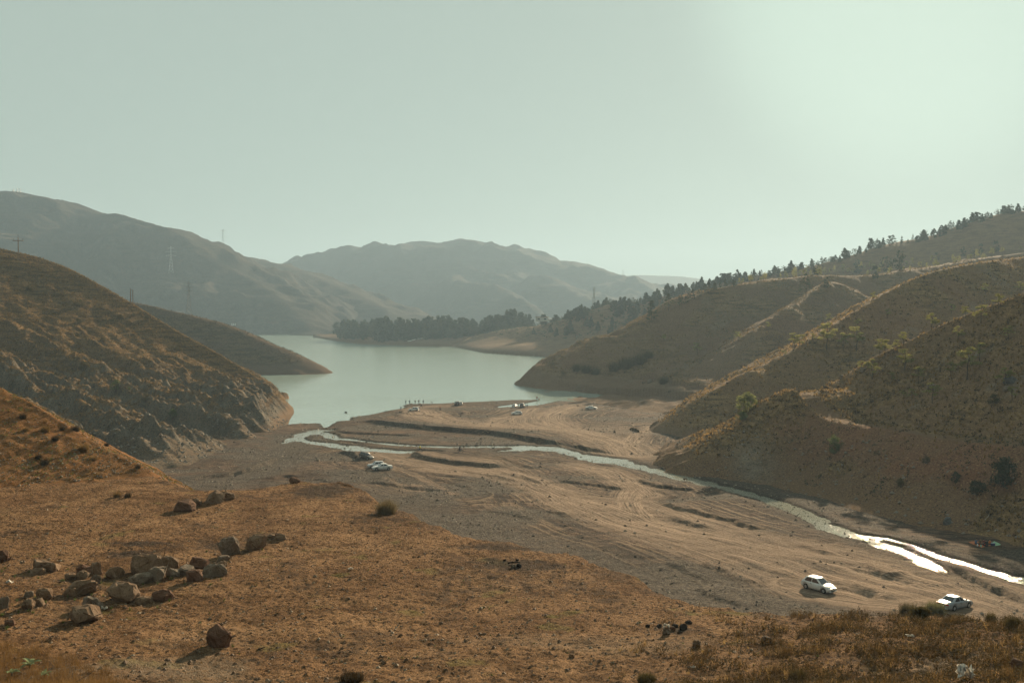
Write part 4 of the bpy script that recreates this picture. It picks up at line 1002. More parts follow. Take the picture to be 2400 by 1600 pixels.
ROCKS = [ # px centre, size in px (w, h), material, label
 (105, 1324, 70, 34, 0, 'broad pale boulder at the left end of the rock row, a weed at its foot'),
 (83, 1340, 37, 18, 0, 'low boulder lying in front of the broad pale leftmost one'),
 (164, 1350, 28, 18, 0, 'small rounded boulder leftmost of the tight group in the rock row'),
 (196, 1336, 42, 26, 2, 'dark rust boulder behind two smaller ones in the tight group'),
 (222, 1333, 31, 34, 0, 'tall upright boulder at the back of the tight group'),
 (192, 1349, 33, 20, 0, 'smooth tan boulder in the front of the tight group'),
 (223, 1358, 27, 24, 1, 'grey boulder at the right front of the tight group'),
 (267, 1341, 46, 29, 0, 'wedge boulder standing alone in a gap of the rock row'),
 (338, 1324, 78, 44, 0, 'largest sloping boulder in the middle of the rock row'),
 (393, 1322, 44, 38, 0, 'pointed boulder just right of the largest sloping one'),
 (367, 1346, 55, 36, 1, 'cracked grey boulder in front of the pointed one'),
 (331, 1356, 58, 24, 1, 'long flat pale slab at the front of the rock row'),
 (402, 1341, 33, 24, 1, 'small pale boulder right of the cracked grey one'),
 (433, 1336, 41, 25, 1, 'smooth grey boulder between the pale one and the brown pair'),
 (462, 1320, 55, 28, 2, 'reddish brown boulder at the back right of the rock row'),
 (453, 1349, 41, 30, 2, 'dark brown rounded boulder at the front right of the rock row'),
 (497, 1340, 62, 30, 1, 'wide cracked boulder at the right end of the rock row'),
 (534, 1281, 52, 46, 1, 'big lumpy boulder beside the blackened fire spot'),
 (521, 1309, 32, 18, 1, 'pale round stone in front of the big lumpy boulder'),
 (518, 1322, 26, 14, 0, 'small tan stone under the pale round stone'),
 (597, 1273, 55, 35, 0, 'tan pyramid boulder standing apart, right of the lumpy boulder'),
 (634, 1258, 22, 12, 0, 'small half buried stone behind the tan pyramid boulder'),
 (656, 1259, 32, 16, 0, 'flat pointed stone at the far right end of the boulders'),
 (189, 1379, 72, 36, 0, 'long overhanging boulder above the shaded hollow'),
 (275, 1391, 90, 46, 0, 'biggest flat topped boulder at the front of the rocks'),
 (376, 1396, 51, 29, 2, 'dark split boulder right of the biggest flat topped one'),
 (330, 1408, 54, 18, 0, 'low dusty slab between the flat topped and the split boulder'),
 (212, 1413, 52, 36, 1, 'angular pale boulder in front of the shaded hollow'),
 (192, 1441, 78, 38, 0, 'front boulder with a pitted top, nearest of the rock group'),
 (100, 1391, 40, 34, 0, 'squat boulder with dry grass on its right side'),
 (65, 1391, 24, 16, 1, 'small grey stone left of the squat boulder'),
 (64, 1417, 32, 27, 0, 'brown boulder half sunk in the shade at the left'),
 (92, 1412, 24, 22, 0, 'round stone right beside the half sunk brown boulder'),
 (164, 1389, 34, 20, 0, 'shaded low stone under the long overhanging boulder'),
 (6, 1302, 24, 36, 2, 'rust boulder cut by the left edge of the picture'),
 (4, 1412, 26, 32, 1, 'white grey boulder at the left picture edge'),
 (20, 1459, 26, 16, 2, 'dark stone in the shade near the left picture edge'),
 (430, 1187, 50, 28, 2, 'dark squared boulder near the far corner of the terrace'),
 (459, 1178, 25, 20, 0, 'tan boulder touching the dark squared one'),
 (497, 1166, 50, 30, 0, 'rounded boulder at the terrace edge above the dry channel'),
 (530, 1162, 40, 20, 0, 'brown rock hump right of the rounded edge boulder'),
 (514, 1492, 70, 56, 2, 'lone red brown boulder casting a long shadow'),
 (688, 1125, 28, 17, 2, 'dark pointed rock on the tip of the terrace'),
 (1800, 1497, 28, 25, 3, 'dark box shaped stone on the orange ground at the right'),
 (1635, 1508, 22, 17, 0, 'brown three sided stone below the right fire ring'),
 (1340, 1537, 16, 11, 0, 'small pointed brown stone near the bottom middle'),
 (1518, 1466, 11, 9, 3, 'black stone lying left of the right fire ring'),
 (1545, 1466, 14, 10, 3, 'black stone at the upper left of the right fire ring'),
 (1562, 1478, 21, 17, 1, 'pale stone at the front of the right fire ring'),
 (1577, 1472, 14, 10, 2, 'flat brown stone in the middle of the right fire ring'),
 (1583, 1466, 15, 11, 3, 'sooty stone at the back of the right fire ring'),
 (1603, 1470, 21, 16, 3, 'blackened stone at the right of the right fire ring'),
 (1615, 1458, 18, 8, 3, 'black flat stone lying behind the right fire ring'),
 (1204, 1325, 14, 9, 1, 'scorched pale stone in the middle fire pit'),
 (1216, 1325, 15, 10, 3, 'scorched grey stone in the middle fire pit'),
 (1183, 1312, 8, 5, 3, 'left one of two dark stones behind the middle fire pit'),
 (1212, 1311, 8, 5, 3, 'right one of two dark stones behind the middle fire pit'),
 (2222, 1220, 21, 19, 4, 'round blue grey boulder at the foot of the red bank'),
 (745, 1078, 12, 5, 1, 'flat pale slab on the gravel left of the dark car'),
 (2385, 1560, 34, 40, 2, 'brown boulder half hidden in the brush at the lower right'),
 (2370, 890, 30, 22, 4, 'big grey rock outcrop on the near right spur'),
 (2185, 905, 26, 12, 1, 'pale rock with a lit edge on the near right spur'),
 (2360, 910, 18, 14, 1, 'pale rock under the sparse tree at the right'),
 (2024, 866, 16, 12, 1, 'grey rock on the ridge of the near right spur'),
 (1862, 792, 12, 8, 1, 'pale stone on the middle spur slope'),
 (1975, 882, 12, 10, 1, 'grey block at the gully between two spurs'),
 (1938, 909, 12, 7, 3, 'dark stone lying on the grassy bench'),
 (1524, 893, 14, 10, 1, 'left one of two pale boulders low on the far spur'),
 (1508, 896, 9, 6, 1, 'small pale boulder beside a larger one on the far spur'),
 (1570, 916, 9, 6, 1, 'grey boulder above the foot of the far spur'),
]
def rubble():
    pts, gr = [], []
    for cx, cy, w, h, m, lab in ROCKS[:37] + ROCKS[41:42]:
        for k in range(9):
            p, on, _ = hit(cx + random.gauss(0, w * 0.6), min(cy + h * 0.5 + random.gauss(2, h * 0.30), 1598))
            if on == 'terrace': (pts if k < 7 else gr).append(tuple(p))
    pts = np.array(pts)
    stuff('gravel', pebbles(pts, 0.04 + 0.10 * rng.rand(len(pts)) ** 2), RK_TAN)
    stuff('grass', blades(np.array(gr), 24, 0.16, 0.02, 0.9), L_GREEN)
def boulders():
    mats = (RK_TAN, RK_GREY, RK_RED, RK_CHAR, RK_BLUE)
    for i, (cx, cy, w, h, m, lab) in enumerate(ROCKS):
        p, on, nor = hit(cx, min(cy + h * 0.42, 1599))
        if p is None: continue
        s = px_m(p); W, H = w * s, h * s
        me = rock_mesh('boulder', W * 1.06, W * (0.65 + 0.3 * random.random()), H * 1.08, 100 + i, mats[m])
        o = bpy.data.objects.new('boulder' if max(W, H) > 0.45 else 'stone', me)
        o.location = (p.x, p.y + W * 0.22, p.z + H * 0.28)
        o.rotation_euler = (0.15 * (random.random() - .5), 0.25 * (random.random() - .5), 0.5 * (random.random() - .5))
        put(o, label=lab, cat='boulder' if max(W, H) > 0.45 else 'stone')
boulders()
rubble()

# ------------------------------------------------------------------ trees and bushes
def trunk_mesh(h, r, seed, branches=0, lean=0.05):
    rr = random.Random(seed); b = MB(); pts = [Vector((0, 0, -0.3))]
    for k in range(1, 5): pts.append(Vector((rr.uniform(-1, 1) * lean * h * k / 4, rr.uniform(-1, 1) * lean * h * k / 4, h * k / 4)))
    for k in range(4): b.tube(pts[k], pts[k + 1], r * (1 - 0.2 * k), r * (0.8 - 0.2 * k) + 0.01, 6)
    tips = []
    for k in range(branches):
        t = rr.uniform(0.38, 0.97); i = min(int(t * 4), 3); a = pts[i].lerp(pts[i + 1], t * 4 - i)
        an = rr.uniform(0, 6.283); L = h * rr.uniform(0.18, 0.36) * (1.25 - 0.6 * t)
        e = a + Vector((math.cos(an) * L, math.sin(an) * L, L * rr.uniform(0.1, 0.6)))
        b.tube(a, e, r * 0.35, r * 0.12, 4, False); tips.append(e)
    return b, tips
def kind_pine(seed, h=10.0, leaf=L_PINE, width=0.24, low=0.18, n=34, size=0.55):
    r = np.random.RandomState(seed); b, _ = trunk_mesh(h * 0.9, h * 0.018, seed)
    C, S = [], []
    for i in range(n):
        t = r.rand() ** 0.9; z = h * (low + (1 - low) * t)
        rad = h * width * (1 - t) ** 0.75 * (0.5 + 0.7 * r.rand()); a = r.rand() * 6.283
        C.append((rad * math.cos(a), rad * math.sin(a), z - 0.1 * rad)); S.append(h * 0.075 * (1.25 - t * 0.7))
    V = leaf_cloud(C, 16, np.array(S), size, 0.75, r)
    return b.mesh('trunk', BARK), tris_mesh('crown', V, leaf)
def kind_round(seed, h=7.0, leaf=L_JUN, width=0.36, low=0.08, n=46, size=0.45):
    r = np.random.RandomState(seed); b, _ = trunk_mesh(h * 0.7, h * 0.022, seed)
    C = []
    for i in range(n):
        a = r.rand() * 6.283; t = r.rand(); rad = h * width * math.sqrt(max(0, 1 - (1.7 * t - 0.7) ** 2)) * (0.35 + 0.7 * r.rand()) * (0.85 + 0.3 * math.sin(2 * a + seed))
        C.append((rad * math.cos(a), rad * math.sin(a), h * (low + (1 - low) * t)))
    return b.mesh('trunk', BARK), tris_mesh('crown', leaf_cloud(C, 14, h * 0.09, size, 0.9, r), leaf)
def kind_young(seed, h=5.0, leaf=L_YOUNG):
    r = np.random.RandomState(seed); b, tips = trunk_mesh(h, h * 0.022, seed, 13, 0.06)
    C = [tuple(t) for t in tips] + [(0, 0, h)]
    C += [(np.array(c) * np.array([.6, .6, 1]) + r.normal(size=3) * h * 0.04) for c in C[:8]]
    return b.mesh('trunk', BARK), tris_mesh('crown', leaf_cloud(C, 52, h * 0.115 * (0.6 + 0.7 * r.rand(len(C))), 0.26 * h / 5, 0.45, r), leaf)
PINES = [kind_pine(s, 10, L_PINE, 0.22 + 0.04 * (s % 3), 0.12 + 0.05 * (s % 2)) for s in range(4)]
DARKS = [kind_pine(20 + s, 10, L_DARK, 0.27, 0.06, 40, 0.6) for s in range(3)]
BROADS = [kind_pine(30 + s, 10, L_PINE, 0.40, 0.28, 40, 0.5) for s in range(2)]
ROUNDS = [kind_round(40 + s, 7) for s in range(3)]
BUSHY = [kind_round(50 + s, 8, L_PINE, 0.40, 0.12, 50, 0.5) for s in range(3)]
PALES = [kind_round(60 + s, 6, L_YOUNG, 0.30, 0.25, 26, 0.30) for s in range(3)]
YOUNGS = [kind_young(70 + s) for s in range(6)]
FARP = [kind_pine(80 + s, 10, L_DARK if s % 2 else L_PINE, (0.20, 0.27, 0.34)[s % 3], 0.06, 60, 0.95) for s in range(6)] + [kind_round(90 + s, 10, L_DARK, 0.30, 0.1, 60, 0.95) for s in range(2)]
def tree(name, kind, loc, h, base_h, label, group=None, cat='tree', wide=1.0):
    e = bpy.data.objects.new(name, None); e.location = loc; e.empty_display_size = 0.5
    k = h / base_h; e.scale = (k * wide, k * wide, k); e.rotation_euler = (0, 0, random.uniform(0, 6.28))
    put(e, None, label, cat, group)
    put(bpy.data.objects.new('trunk', kind[0]), e); put(bpy.data.objects.new('crown', kind[1]), e)
    return e
def at_px(name, kinds, base_h, px, py, hpx, label, group=None, wide=1.0, Y=None):
    p, on, _ = hit(px, py)
    if p is None or p.y > 1400: return
    return tree(name, random.choice(kinds), p - Vector((0, 0, 0.1)), hpx * px_m(p), base_h, label, group, wide=wide)
ORD = ['first', 'second', 'third', 'fourth', 'fifth', 'sixth', 'seventh', 'eighth', 'ninth', 'tenth', '11th', '12th', '13th', '14th', '15th', '16th', '17th', '18th', '19th', '20th', '21st', '22nd', '23rd', '24th', '25th', '26th', '27th', '28th', '29th', '30th']
def ordinals(group):
    obs = [o for o in scene.objects if o.get('group') == group]
    obs.sort(key=lambda o: o.location.x / o.location.y)
    for i, o in enumerate(obs):
        if i < len(ORD): o['label'] = o['label'] + ', ' + ('leftmost' if i == 0 else 'rightmost' if i == len(obs) - 1 else ORD[i] + ' from the left')
def trees():
    # sparse young trees on the near right spurs
    ys = [(1862, 816, 36, 'pair of young trees'), (1874, 818, 34, ''), (1938, 822, 62, ''), (1978, 819, 36, ''), (2007, 822, 56, ''), (2047, 706, 20, ''), (1943, 756, 20, ''), (2062, 831, 36, ''), (2074, 836, 40, ''), (2117, 806, 28, ''), (2183, 774, 40, ''),
          (2263, 744, 26, ''), (2340, 723, 32, ''), (2299, 757, 42, ''), (2245, 800, 36, ''), (2363, 797, 34, ''), (2296, 845, 42, ''), (2120, 870, 52, ''), (2044, 889, 48, ''), (2019, 868, 22, ''), (2266, 890, 70, ''), (2153, 899, 38, ''), (2355, 911, 50, ''), (2090, 896, 24, ''),
          (2391, 688, 28, ''), (2137, 937, 27, ''), (2185, 944, 48, ''), (2117, 935, 22, ''), (2372, 938, 32, ''), (2229, 884, 34, ''), (1838, 836, 18, ''), (1905, 800, 18, ''), (2100, 822, 26, ''), (2010, 770, 24, ''), (2080, 745, 20, ''), (2230, 735, 22, ''), (2310, 690, 24, ''), (1730, 800, 22, ''), (1634, 832, 28, ''), (1556, 800, 16, ''), (1800, 772, 18, '')]
    for i, (x, y, h, _) in enumerate(ys):
        near = y > 840
        at_px('young_tree', YOUNGS, 5.0, x, y, h, ('thin young tree with layered branches on the nearest spur' if x > 1990 and y > 730 else 'thin young tree on the middle or far spur'), 'young trees on the right spurs' if x > 1990 and y > 730 else 'young trees on the farther spurs', 1.15)
    named = [(1527, 751, 48, DARKS, 10, 'dark bushy pine standing alone on the ridge of the far spur', 1.15), (1567, 728, 40, BROADS, 10, 'broad loose pine just right of the dark lone pine', 1.2), (1889, 694, 52, BROADS, 10, 'tall loose pine on the sub-ridge of the far spur', 1.0), (1937, 674, 24, ROUNDS, 7, 'round dark shrub tree above the sub-ridge', 1.0),
             (2108, 634, 46, ROUNDS, 7, 'tallest dark juniper of the group on the spur plateau', 0.9), (2078, 638, 36, ROUNDS, 7, 'wide dark juniper left of the tallest one', 1.1), (2051, 655, 32, ROUNDS, 7, 'low dark juniper in front of the wide one', 1.0), (2010, 641, 32, ROUNDS, 7, 'round dark juniper left of the juniper group', 1.0), (1914, 645, 26, ROUNDS, 7, 'small dark juniper at the left of the plateau trees', 1.0),
             (2334, 592, 27, ROUNDS, 7, 'round dark tree at the right above the middle spur', 1.1), (2299, 596, 25, ROUNDS, 7, 'dark pointed tree left of the round one at the right', 1.0), (2257, 601, 22, ROUNDS, 7, 'low dark tree leftmost of three at the right', 1.0), (2280, 598, 16, ROUNDS, 7, 'small dark tree between two larger ones at the right', 1.0), (2195, 610, 18, ROUNDS, 7, 'lone dark tree above the middle spur ridge', 1.0)]
    for x, y, h, ks, bh, lab, w in named:
        name = 'pine_tree' if ks in (DARKS, BROADS) else 'juniper_tree'
        at_px(name, ks, bh, x, y, h, lab, None, w)
    # conifers along the far spur's ridge
    for i in range(16):
        x = 1590 + i * 9 + random.uniform(-3, 3)
        y = np.interp(x, [1583, 1634, 1685, 1740], [718, 693, 674, 665]) + random.uniform(-1, 3)
        at_px('pine_tree', PINES + DARKS, 10, x, y + 2, random.uniform(15, 27), 'conifer in the row along the ridge of the far spur', 'conifers along the far spur ridge', 1.1)
    # young trees on the plateau behind
    for i in range(84):
        x = random.uniform(1730, 2395); y0 = np.interp(x, [1700, 1800, 1910, 2010, 2132, 2400], [672, 659, 645, 646, 636, 600])
        y = y0 - random.uniform(-3, 8 if x < 2000 else 16)
        at_px('young_tree', PALES + YOUNGS if i % 3 else PALES, 6 if i % 3 == 0 else 5.5, x, y, random.uniform(12, 22), 'slender pale young tree on the plateau behind the far spur', 'pale young trees on the plateau', 0.9)
    # wooded ridge against the sky
    d = densify(K_RIDGE, 6)
    n = 0
    seg = np.hypot(*np.diff(d[:, :2], axis=0).T); run = np.concatenate([[0], np.cumsum(seg)])
    pos = 0.0
    while pos < run[-1] and n < 290:
        pos += random.choice((0.4, 0.7, 1.0, 1.8, 3.6))
        x, y = np.interp(pos, run, d[:, 0]), np.interp(pos, run, d[:, 1])
        x += random.uniform(-2, 2); y += random.uniform(-16, 3)
        sx = CX + FPX * x / y
        if sx < 1290 or sx > 2415: continue
        z, on = drop(x, y)
        if on != 'wooded_ridge': continue
        n += 1
        hh = random.choice((2.6, 3.6, 4.6, 5.6, 7.2)) * random.uniform(0.8, 1.25)
        tree('pine_tree', random.choice(FARP + BUSHY + PINES), (x, y, z - 0.3), hh, 10, 'small dark pine in the line along the skyline of the right ridge', 'pines along the right skyline', wide=random.uniform(1.1, 1.9))
    # dark slope below it, left part
    n = 0
    while n < 150:
        x, y = random.uniform(10, 260), random.uniform(760, 960)
        sx = CX + FPX * x / y
        if not 1250 < sx < 1760: continue
        z, on = drop(x, y)
        if on != 'wooded_ridge' or z < 13: continue
        n += 1
        tree('evergreen_tree', random.choice(FARP), (x, y, z - 0.3), random.uniform(6, 11), 10, 'dark evergreen on the wooded slope across the lake', 'evergreens on the wooded slope', wide=1.3)
    # the grove on the point of land
    n = 0
    while n < 190:
        sx = random.uniform(775, 1262)
        y = random.uniform(1045, 1200) if sx > 900 else random.uniform(1100, 1250)
        if n < 90: y = 1060 + random.uniform(0, 40) if sx > 880 else np.interp(sx, [770, 880], [1190, 1100]) + random.uniform(0, 50)
        x = (sx - CX) / FPX * y
        z, on = drop(x, y)
        if on != 'wooded_ridge' or z < 3.0: continue
        n += 1
        top = np.interp(sx, [770, 800, 850, 900, 960, 1000, 1060, 1120, 1160, 1200, 1240, 1262], [760, 748, 750, 742, 748, 742, 742, 745, 736, 728, 732, 750])
        hh = (40 + (720 - top) / FPX * y - z) * random.choice((1.0, 0.92, 0.8, 0.7)) * random.uniform(0.88, 1.06)
        tree('conifer_tree', random.choice(FARP), (x, y, z - 0.3), max(hh, 7), 10, 'dark conifer in the dense grove on the point across the lake', 'grove on the point across the lake', wide=random.uniform(0.9, 1.25))
    C = []
    while len(C) < 500:
        sx = random.uniform(772, 1330); y = random.uniform(1050, 1230); x = (sx - CX) / FPX * y
        z, on = drop(x, y)
        if on == 'wooded_ridge' and z > 3.4: C.append((x, y, z + random.uniform(1, 6)))
    stuff('undergrowth', leaf_cloud(C, 30, 3.6, 1.5, 0.9), L_DARK)
    C = []
    while len(C) < 620:
        x, y = random.uniform(-20, 280), random.uniform(760, 1010); sx = CX + FPX * x / y
        if not 1160 < sx < 1800: continue
        z, on = drop(x, y)
        if on == 'wooded_ridge' and z > 12: C.append((x, y, z + random.uniform(0, 2)))
    stuff('undergrowth', leaf_cloud(C, 16, 2.6, 1.2, 0.7), L_PINE)
trees()

def bush(px, py, wpx, hpx, leaf, label, style='leaf', name='bush', group=None, cat='bush', dens=1.0, size=None):
    p, on, _ = hit(px, min(py, 1598))
    if p is None: return
    s = px_m(p); w, h = wpx * s, hpx * s
    r = np.random.RandomState(int(px * 7 + py))
    e = bpy.data.objects.new(name, None); e.location = p; e.empty_display_size = 0.3
    put(e, None, label, cat, group)
    b = MB()
    for i in range(7):
        a = i * 0.9 + r.rand(); b.tube((0, 0, -0.1), (math.cos(a) * w * 0.33, math.sin(a) * w * 0.33, h * (0.45 + 0.4 * r.rand())), 0.012 * w + 0.004, 0.004, 4, False)
    b.obj('stem', BARK, e)
    if style == 'leaf':
        n = 40; a = r.rand(n) * 6.283; t = r.rand(n); q = np.sqrt(np.clip(1 - (1.5 * t - 0.5) ** 2, 0, 1)) * (0.3 + 0.7 * r.rand(n)) * (0.8 + 0.25 * np.sin(3 * a + px))
        C = np.stack([np.cos(a) * q * w * 0.45, np.sin(a) * q * w * 0.45, h * (0.08 + 0.86 * t)], 1)
        V = leaf_cloud(C, int(26 * dens), 0.10 * w + 0.05 * h, size or max(0.03, 0.055 * w), 0.8, r)
    else:
        n = int(170 * dens); a = r.rand(n) * 6.283; q = np.sqrt(r.rand(n)) * w * 0.30
        V = blades(np.stack([np.cos(a) * q, np.sin(a) * q, 0 * q], 1), 3, h * 0.9, size or max(0.012, 0.022 * w), 0.75, r)
    put(bpy.data.objects.new('foliage', tris_mesh('foliage', V, leaf)), e)
L_BUSHG = m_leaf('bush_green_leaf', (0.085, 0.105, 0.035), 0.4)
L_WILLOW = m_leaf('willow_leaf', (0.15, 0.16, 0.055), 0.5)
def bushes():
    B = bush
    B(905, 1204, 54, 34, m_leaf('grey_brown_leaf', (0.15, 0.115, 0.06), 0.35), 'round dry grey brown bush on the terrace edge', 'blade', dens=2.2)
    B(1752, 966, 62, 46, L_WILLOW, 'pale green willow bush in the gully of the right spurs', dens=1.6)
    B(1740, 984, 40, 20, L_BUSHG, 'low dark green bush under the willow bush', dens=1.3)
    B(1955, 1064, 52, 44, L_BUSHG, 'bright green bush hanging on the red bank', dens=1.2)
    B(2352, 1140, 80, 70, L_JUN, 'big dark shrub on the red bank at the right edge', dens=1.6)
    B(2290, 1160, 60, 36, L_JUN, 'dark low shrub left of the big dark one on the bank')
    B(2240, 1130, 34, 26, L_JUN, 'dark shrub in the middle of the red bank')
    B(2110, 1140, 30, 20, L_OLIVE, 'small dark shrub low on the red bank')
    B(2170, 1085, 26, 18, L_OLIVE, 'olive shrub high on the red bank')
    B(2330, 945, 36, 22, L_OLIVE, 'olive shrub at the foot of the near spur slope')
    B(2190, 1440, 62, 34, m_leaf('edge_weed_leaf', (0.11, 0.105, 0.045), 0.4), 'green brown weeds right below the silver car', 'blade', dens=2.0)
    B(2130, 1440, 60, 28, L_OLIVE, 'dry weeds on the terrace edge left of the silver car', 'blade', dens=2.0)
    B(2160, 1444, 70, 20, L_OLIVE, 'leafy olive weeds between the dry ones at the terrace edge', dens=1.5)
    B(2322, 1458, 34, 26, L_OLIVE, 'dry weed clump right of the silver car', 'blade', dens=1.2)
    B(2375, 1470, 46, 32, L_OLIVE, 'dry weed clump at the right picture edge above the brush', 'blade', dens=1.4)
    B(825, 1596, 84, 22, L_BROWN, 'flat brown tussock at the bottom edge left of the middle', 'blade', dens=2.4)
    B(1515, 1596, 60, 20, L_OLIVE, 'olive green tussock at the bottom edge', 'blade', dens=2.4)
    B(1870, 1588, 52, 20, L_OLIVE, 'olive tussock at the bottom right beside the brush', 'blade', dens=2.0)
    B(272, 914, 34, 24, L_BUSHG, 'largest green bush on the rocky left hill')
    B(303, 914, 10, 9, L_BUSHG, 'small green bush right of the largest one on the left hill')
    B(340, 942, 24, 22, L_OLIVE, 'olive bush low in a gully of the left hill')
    B(405, 982, 30, 24, L_BUSHG, 'green bush at the foot of the left hill crags')
    for i, (x, y, w) in enumerate(((70, 680, 26), (187, 718, 28), (185, 760, 26), (284, 748, 22), (313, 742, 16), (415, 822, 24), (196, 866, 34), (345, 747, 14), (110, 690, 14), (240, 800, 18))):
        B(x, y, w, w * 0.55, L_OLIVE, 'dark olive bush on the upper grassy slope of the left hill', group='bushes on the left hill')
    for i, (x, y, w) in enumerate(((196, 1056, 30), (105, 1088, 26), (54, 980, 22), (105, 1012, 26), (177, 1010, 24), (129, 1032, 20), (221, 1078, 18), (323, 1097, 16), (146, 1008, 14), (275, 1164, 22), (299, 1165, 20), (90, 1075, 20), (60, 1010, 16), (250, 1045, 14))):
        B(x, y, w, w * 0.62, L_BROWN if i % 3 else L_DRY, 'dry brown tussock on the orange slope at the left', 'blade', 'tussock', 'tussocks on the orange slope', 'tussock', 1.2)
    for i, (x, y, w) in enumerate(((1470, 862, 44), (1440, 868, 34), (1500, 852, 40), (1520, 840, 30), (1375, 872, 30), (1352, 868, 26), (1395, 876, 26), (1555, 898, 26))):
        B(x, y, w, w * 0.7, L_OLIVE, 'tall reed clump above the shore of the far spur', 'blade', 'reed_clump', 'reeds on the far spur', 'reeds', 1.2)
bushes()
for g in ('young trees on the right spurs', 'young trees on the farther spurs', 'conifers along the far spur ridge', 'bushes on the left hill', 'tussocks on the orange slope', 'reeds on the far spur'):
    ordinals(g)
# ------------------------------------------------------------------ vehicles
def m_paint(name, col, metal=0.0, rough=0.35):
    n = NT(name, rough + 0.1, 0.3)
    f = n.noise(2.2, 4, 0.6)
    c = n.mix(n.ramp(f, [(0.35, 0.0), (0.75, 0.35)]), col, (0.42, 0.33, 0.24))          # road dust
    n.b.inputs['Metallic'].default_value = metal
    n.b.inputs['Coat Weight'].default_value = 0.15; n.b.inputs['Coat Roughness'].default_value = 0.2
    return n.done(c)
PAINT = {'white': m_paint('white_paint', (0.62, 0.62, 0.60)), 'silver': m_paint('silver_paint', (0.22, 0.26, 0.30), 0.3, 0.35), 'black': m_paint('black_paint', (0.02, 0.022, 0.024)), 'grey': m_paint('grey_paint', (0.40, 0.43, 0.45), 0.2), 'dark': m_paint('dark_paint', (0.05, 0.055, 0.06))}
GLASS = m_plain('car_glass', (0.018, 0.024, 0.030), 0.1, 2, 0.06, 0.8)
RUBBER = m_plain('tyre_rubber', (0.022, 0.021, 0.020), 0.3, 8, 0.9, 0.2)
RIM = m_plain('wheel_rim', (0.42, 0.42, 0.42), 0.15, 6, 0.4, 0.5, metal=0.5)
TRIM = m_plain('black_trim', (0.02, 0.02, 0.02), 0.2, 6, 0.6, 0.3)
LAMP = m_plain('headlamp_glass', (0.35, 0.37, 0.38), 0.2, 6, 0.1, 0.8)
TAIL = m_plain('tail_lamp_red', (0.36, 0.022, 0.015), 0.2, 6, 0.2, 0.6)
PLATE = m_plain('number_plate_white', (0.7, 0.68, 0.6), 0.1, 6, 0.5)
CHROME = m_plain('grille_metal', (0.20, 0.21, 0.23), 0.2, 30, 0.3, 0.6, metal=0.6)

STYLES = {
 # length, width, height, wheel positions, deck line (x, z), cabin points: windscreen foot, roof front, roof rear, rear foot
 'hatch':  dict(L=3.95, W=1.66, H=1.47, xw=(1.22, -1.24), r=0.30, deck=[(-1.98, 0.86), (-1.7, 0.98), (-1.2, 0.97), (0.55, 0.93), (0.95, 0.92), (1.5, 0.80), (1.85, 0.68), (1.98, 0.56)], cab=(0.98, 0.18, -1.30, -1.86), zb=0.90),
 'sedan':  dict(L=4.40, W=1.70, H=1.43, xw=(1.34, -1.30), r=0.31, deck=[(-2.20, 0.86), (-1.95, 0.98), (-1.4, 1.00), (0.55, 0.94), (0.95, 0.93), (1.6, 0.82), (2.05, 0.70), (2.20, 0.58)], cab=(0.98, 0.28, -0.88, -1.52), zb=0.91),
 'coupe':  dict(L=4.55, W=1.72, H=1.36, xw=(1.38, -1.30), r=0.31, deck=[(-2.27, 0.80), (-2.05, 0.93), (-1.5, 0.96), (0.45, 0.90), (0.85, 0.90), (1.6, 0.78), (2.12, 0.66), (2.27, 0.55)], cab=(0.90, 0.16, -0.78, -1.62), zb=0.88),
 'boxy':   dict(L=3.90, W=1.60, H=1.45, xw=(1.20, -1.15), r=0.29, deck=[(-1.95, 0.84), (-1.8, 0.95), (-1.2, 0.95), (0.50, 0.92), (0.75, 0.91), (1.5, 0.84), (1.85, 0.74), (1.95, 0.60)], cab=(0.80, 0.28, -1.45, -1.75), zb=0.89),
 'suv':    dict(L=4.30, W=1.80, H=1.78, xw=(1.30, -1.30), r=0.37, deck=[(-2.15, 1.00), (-2.0, 1.12), (-1.2, 1.12), (0.55, 1.08), (0.95, 1.06), (1.6, 1.00), (2.05, 0.92), (2.15, 0.72)], cab=(0.92, 0.35, -1.80, -2.02), zb=1.06),
}
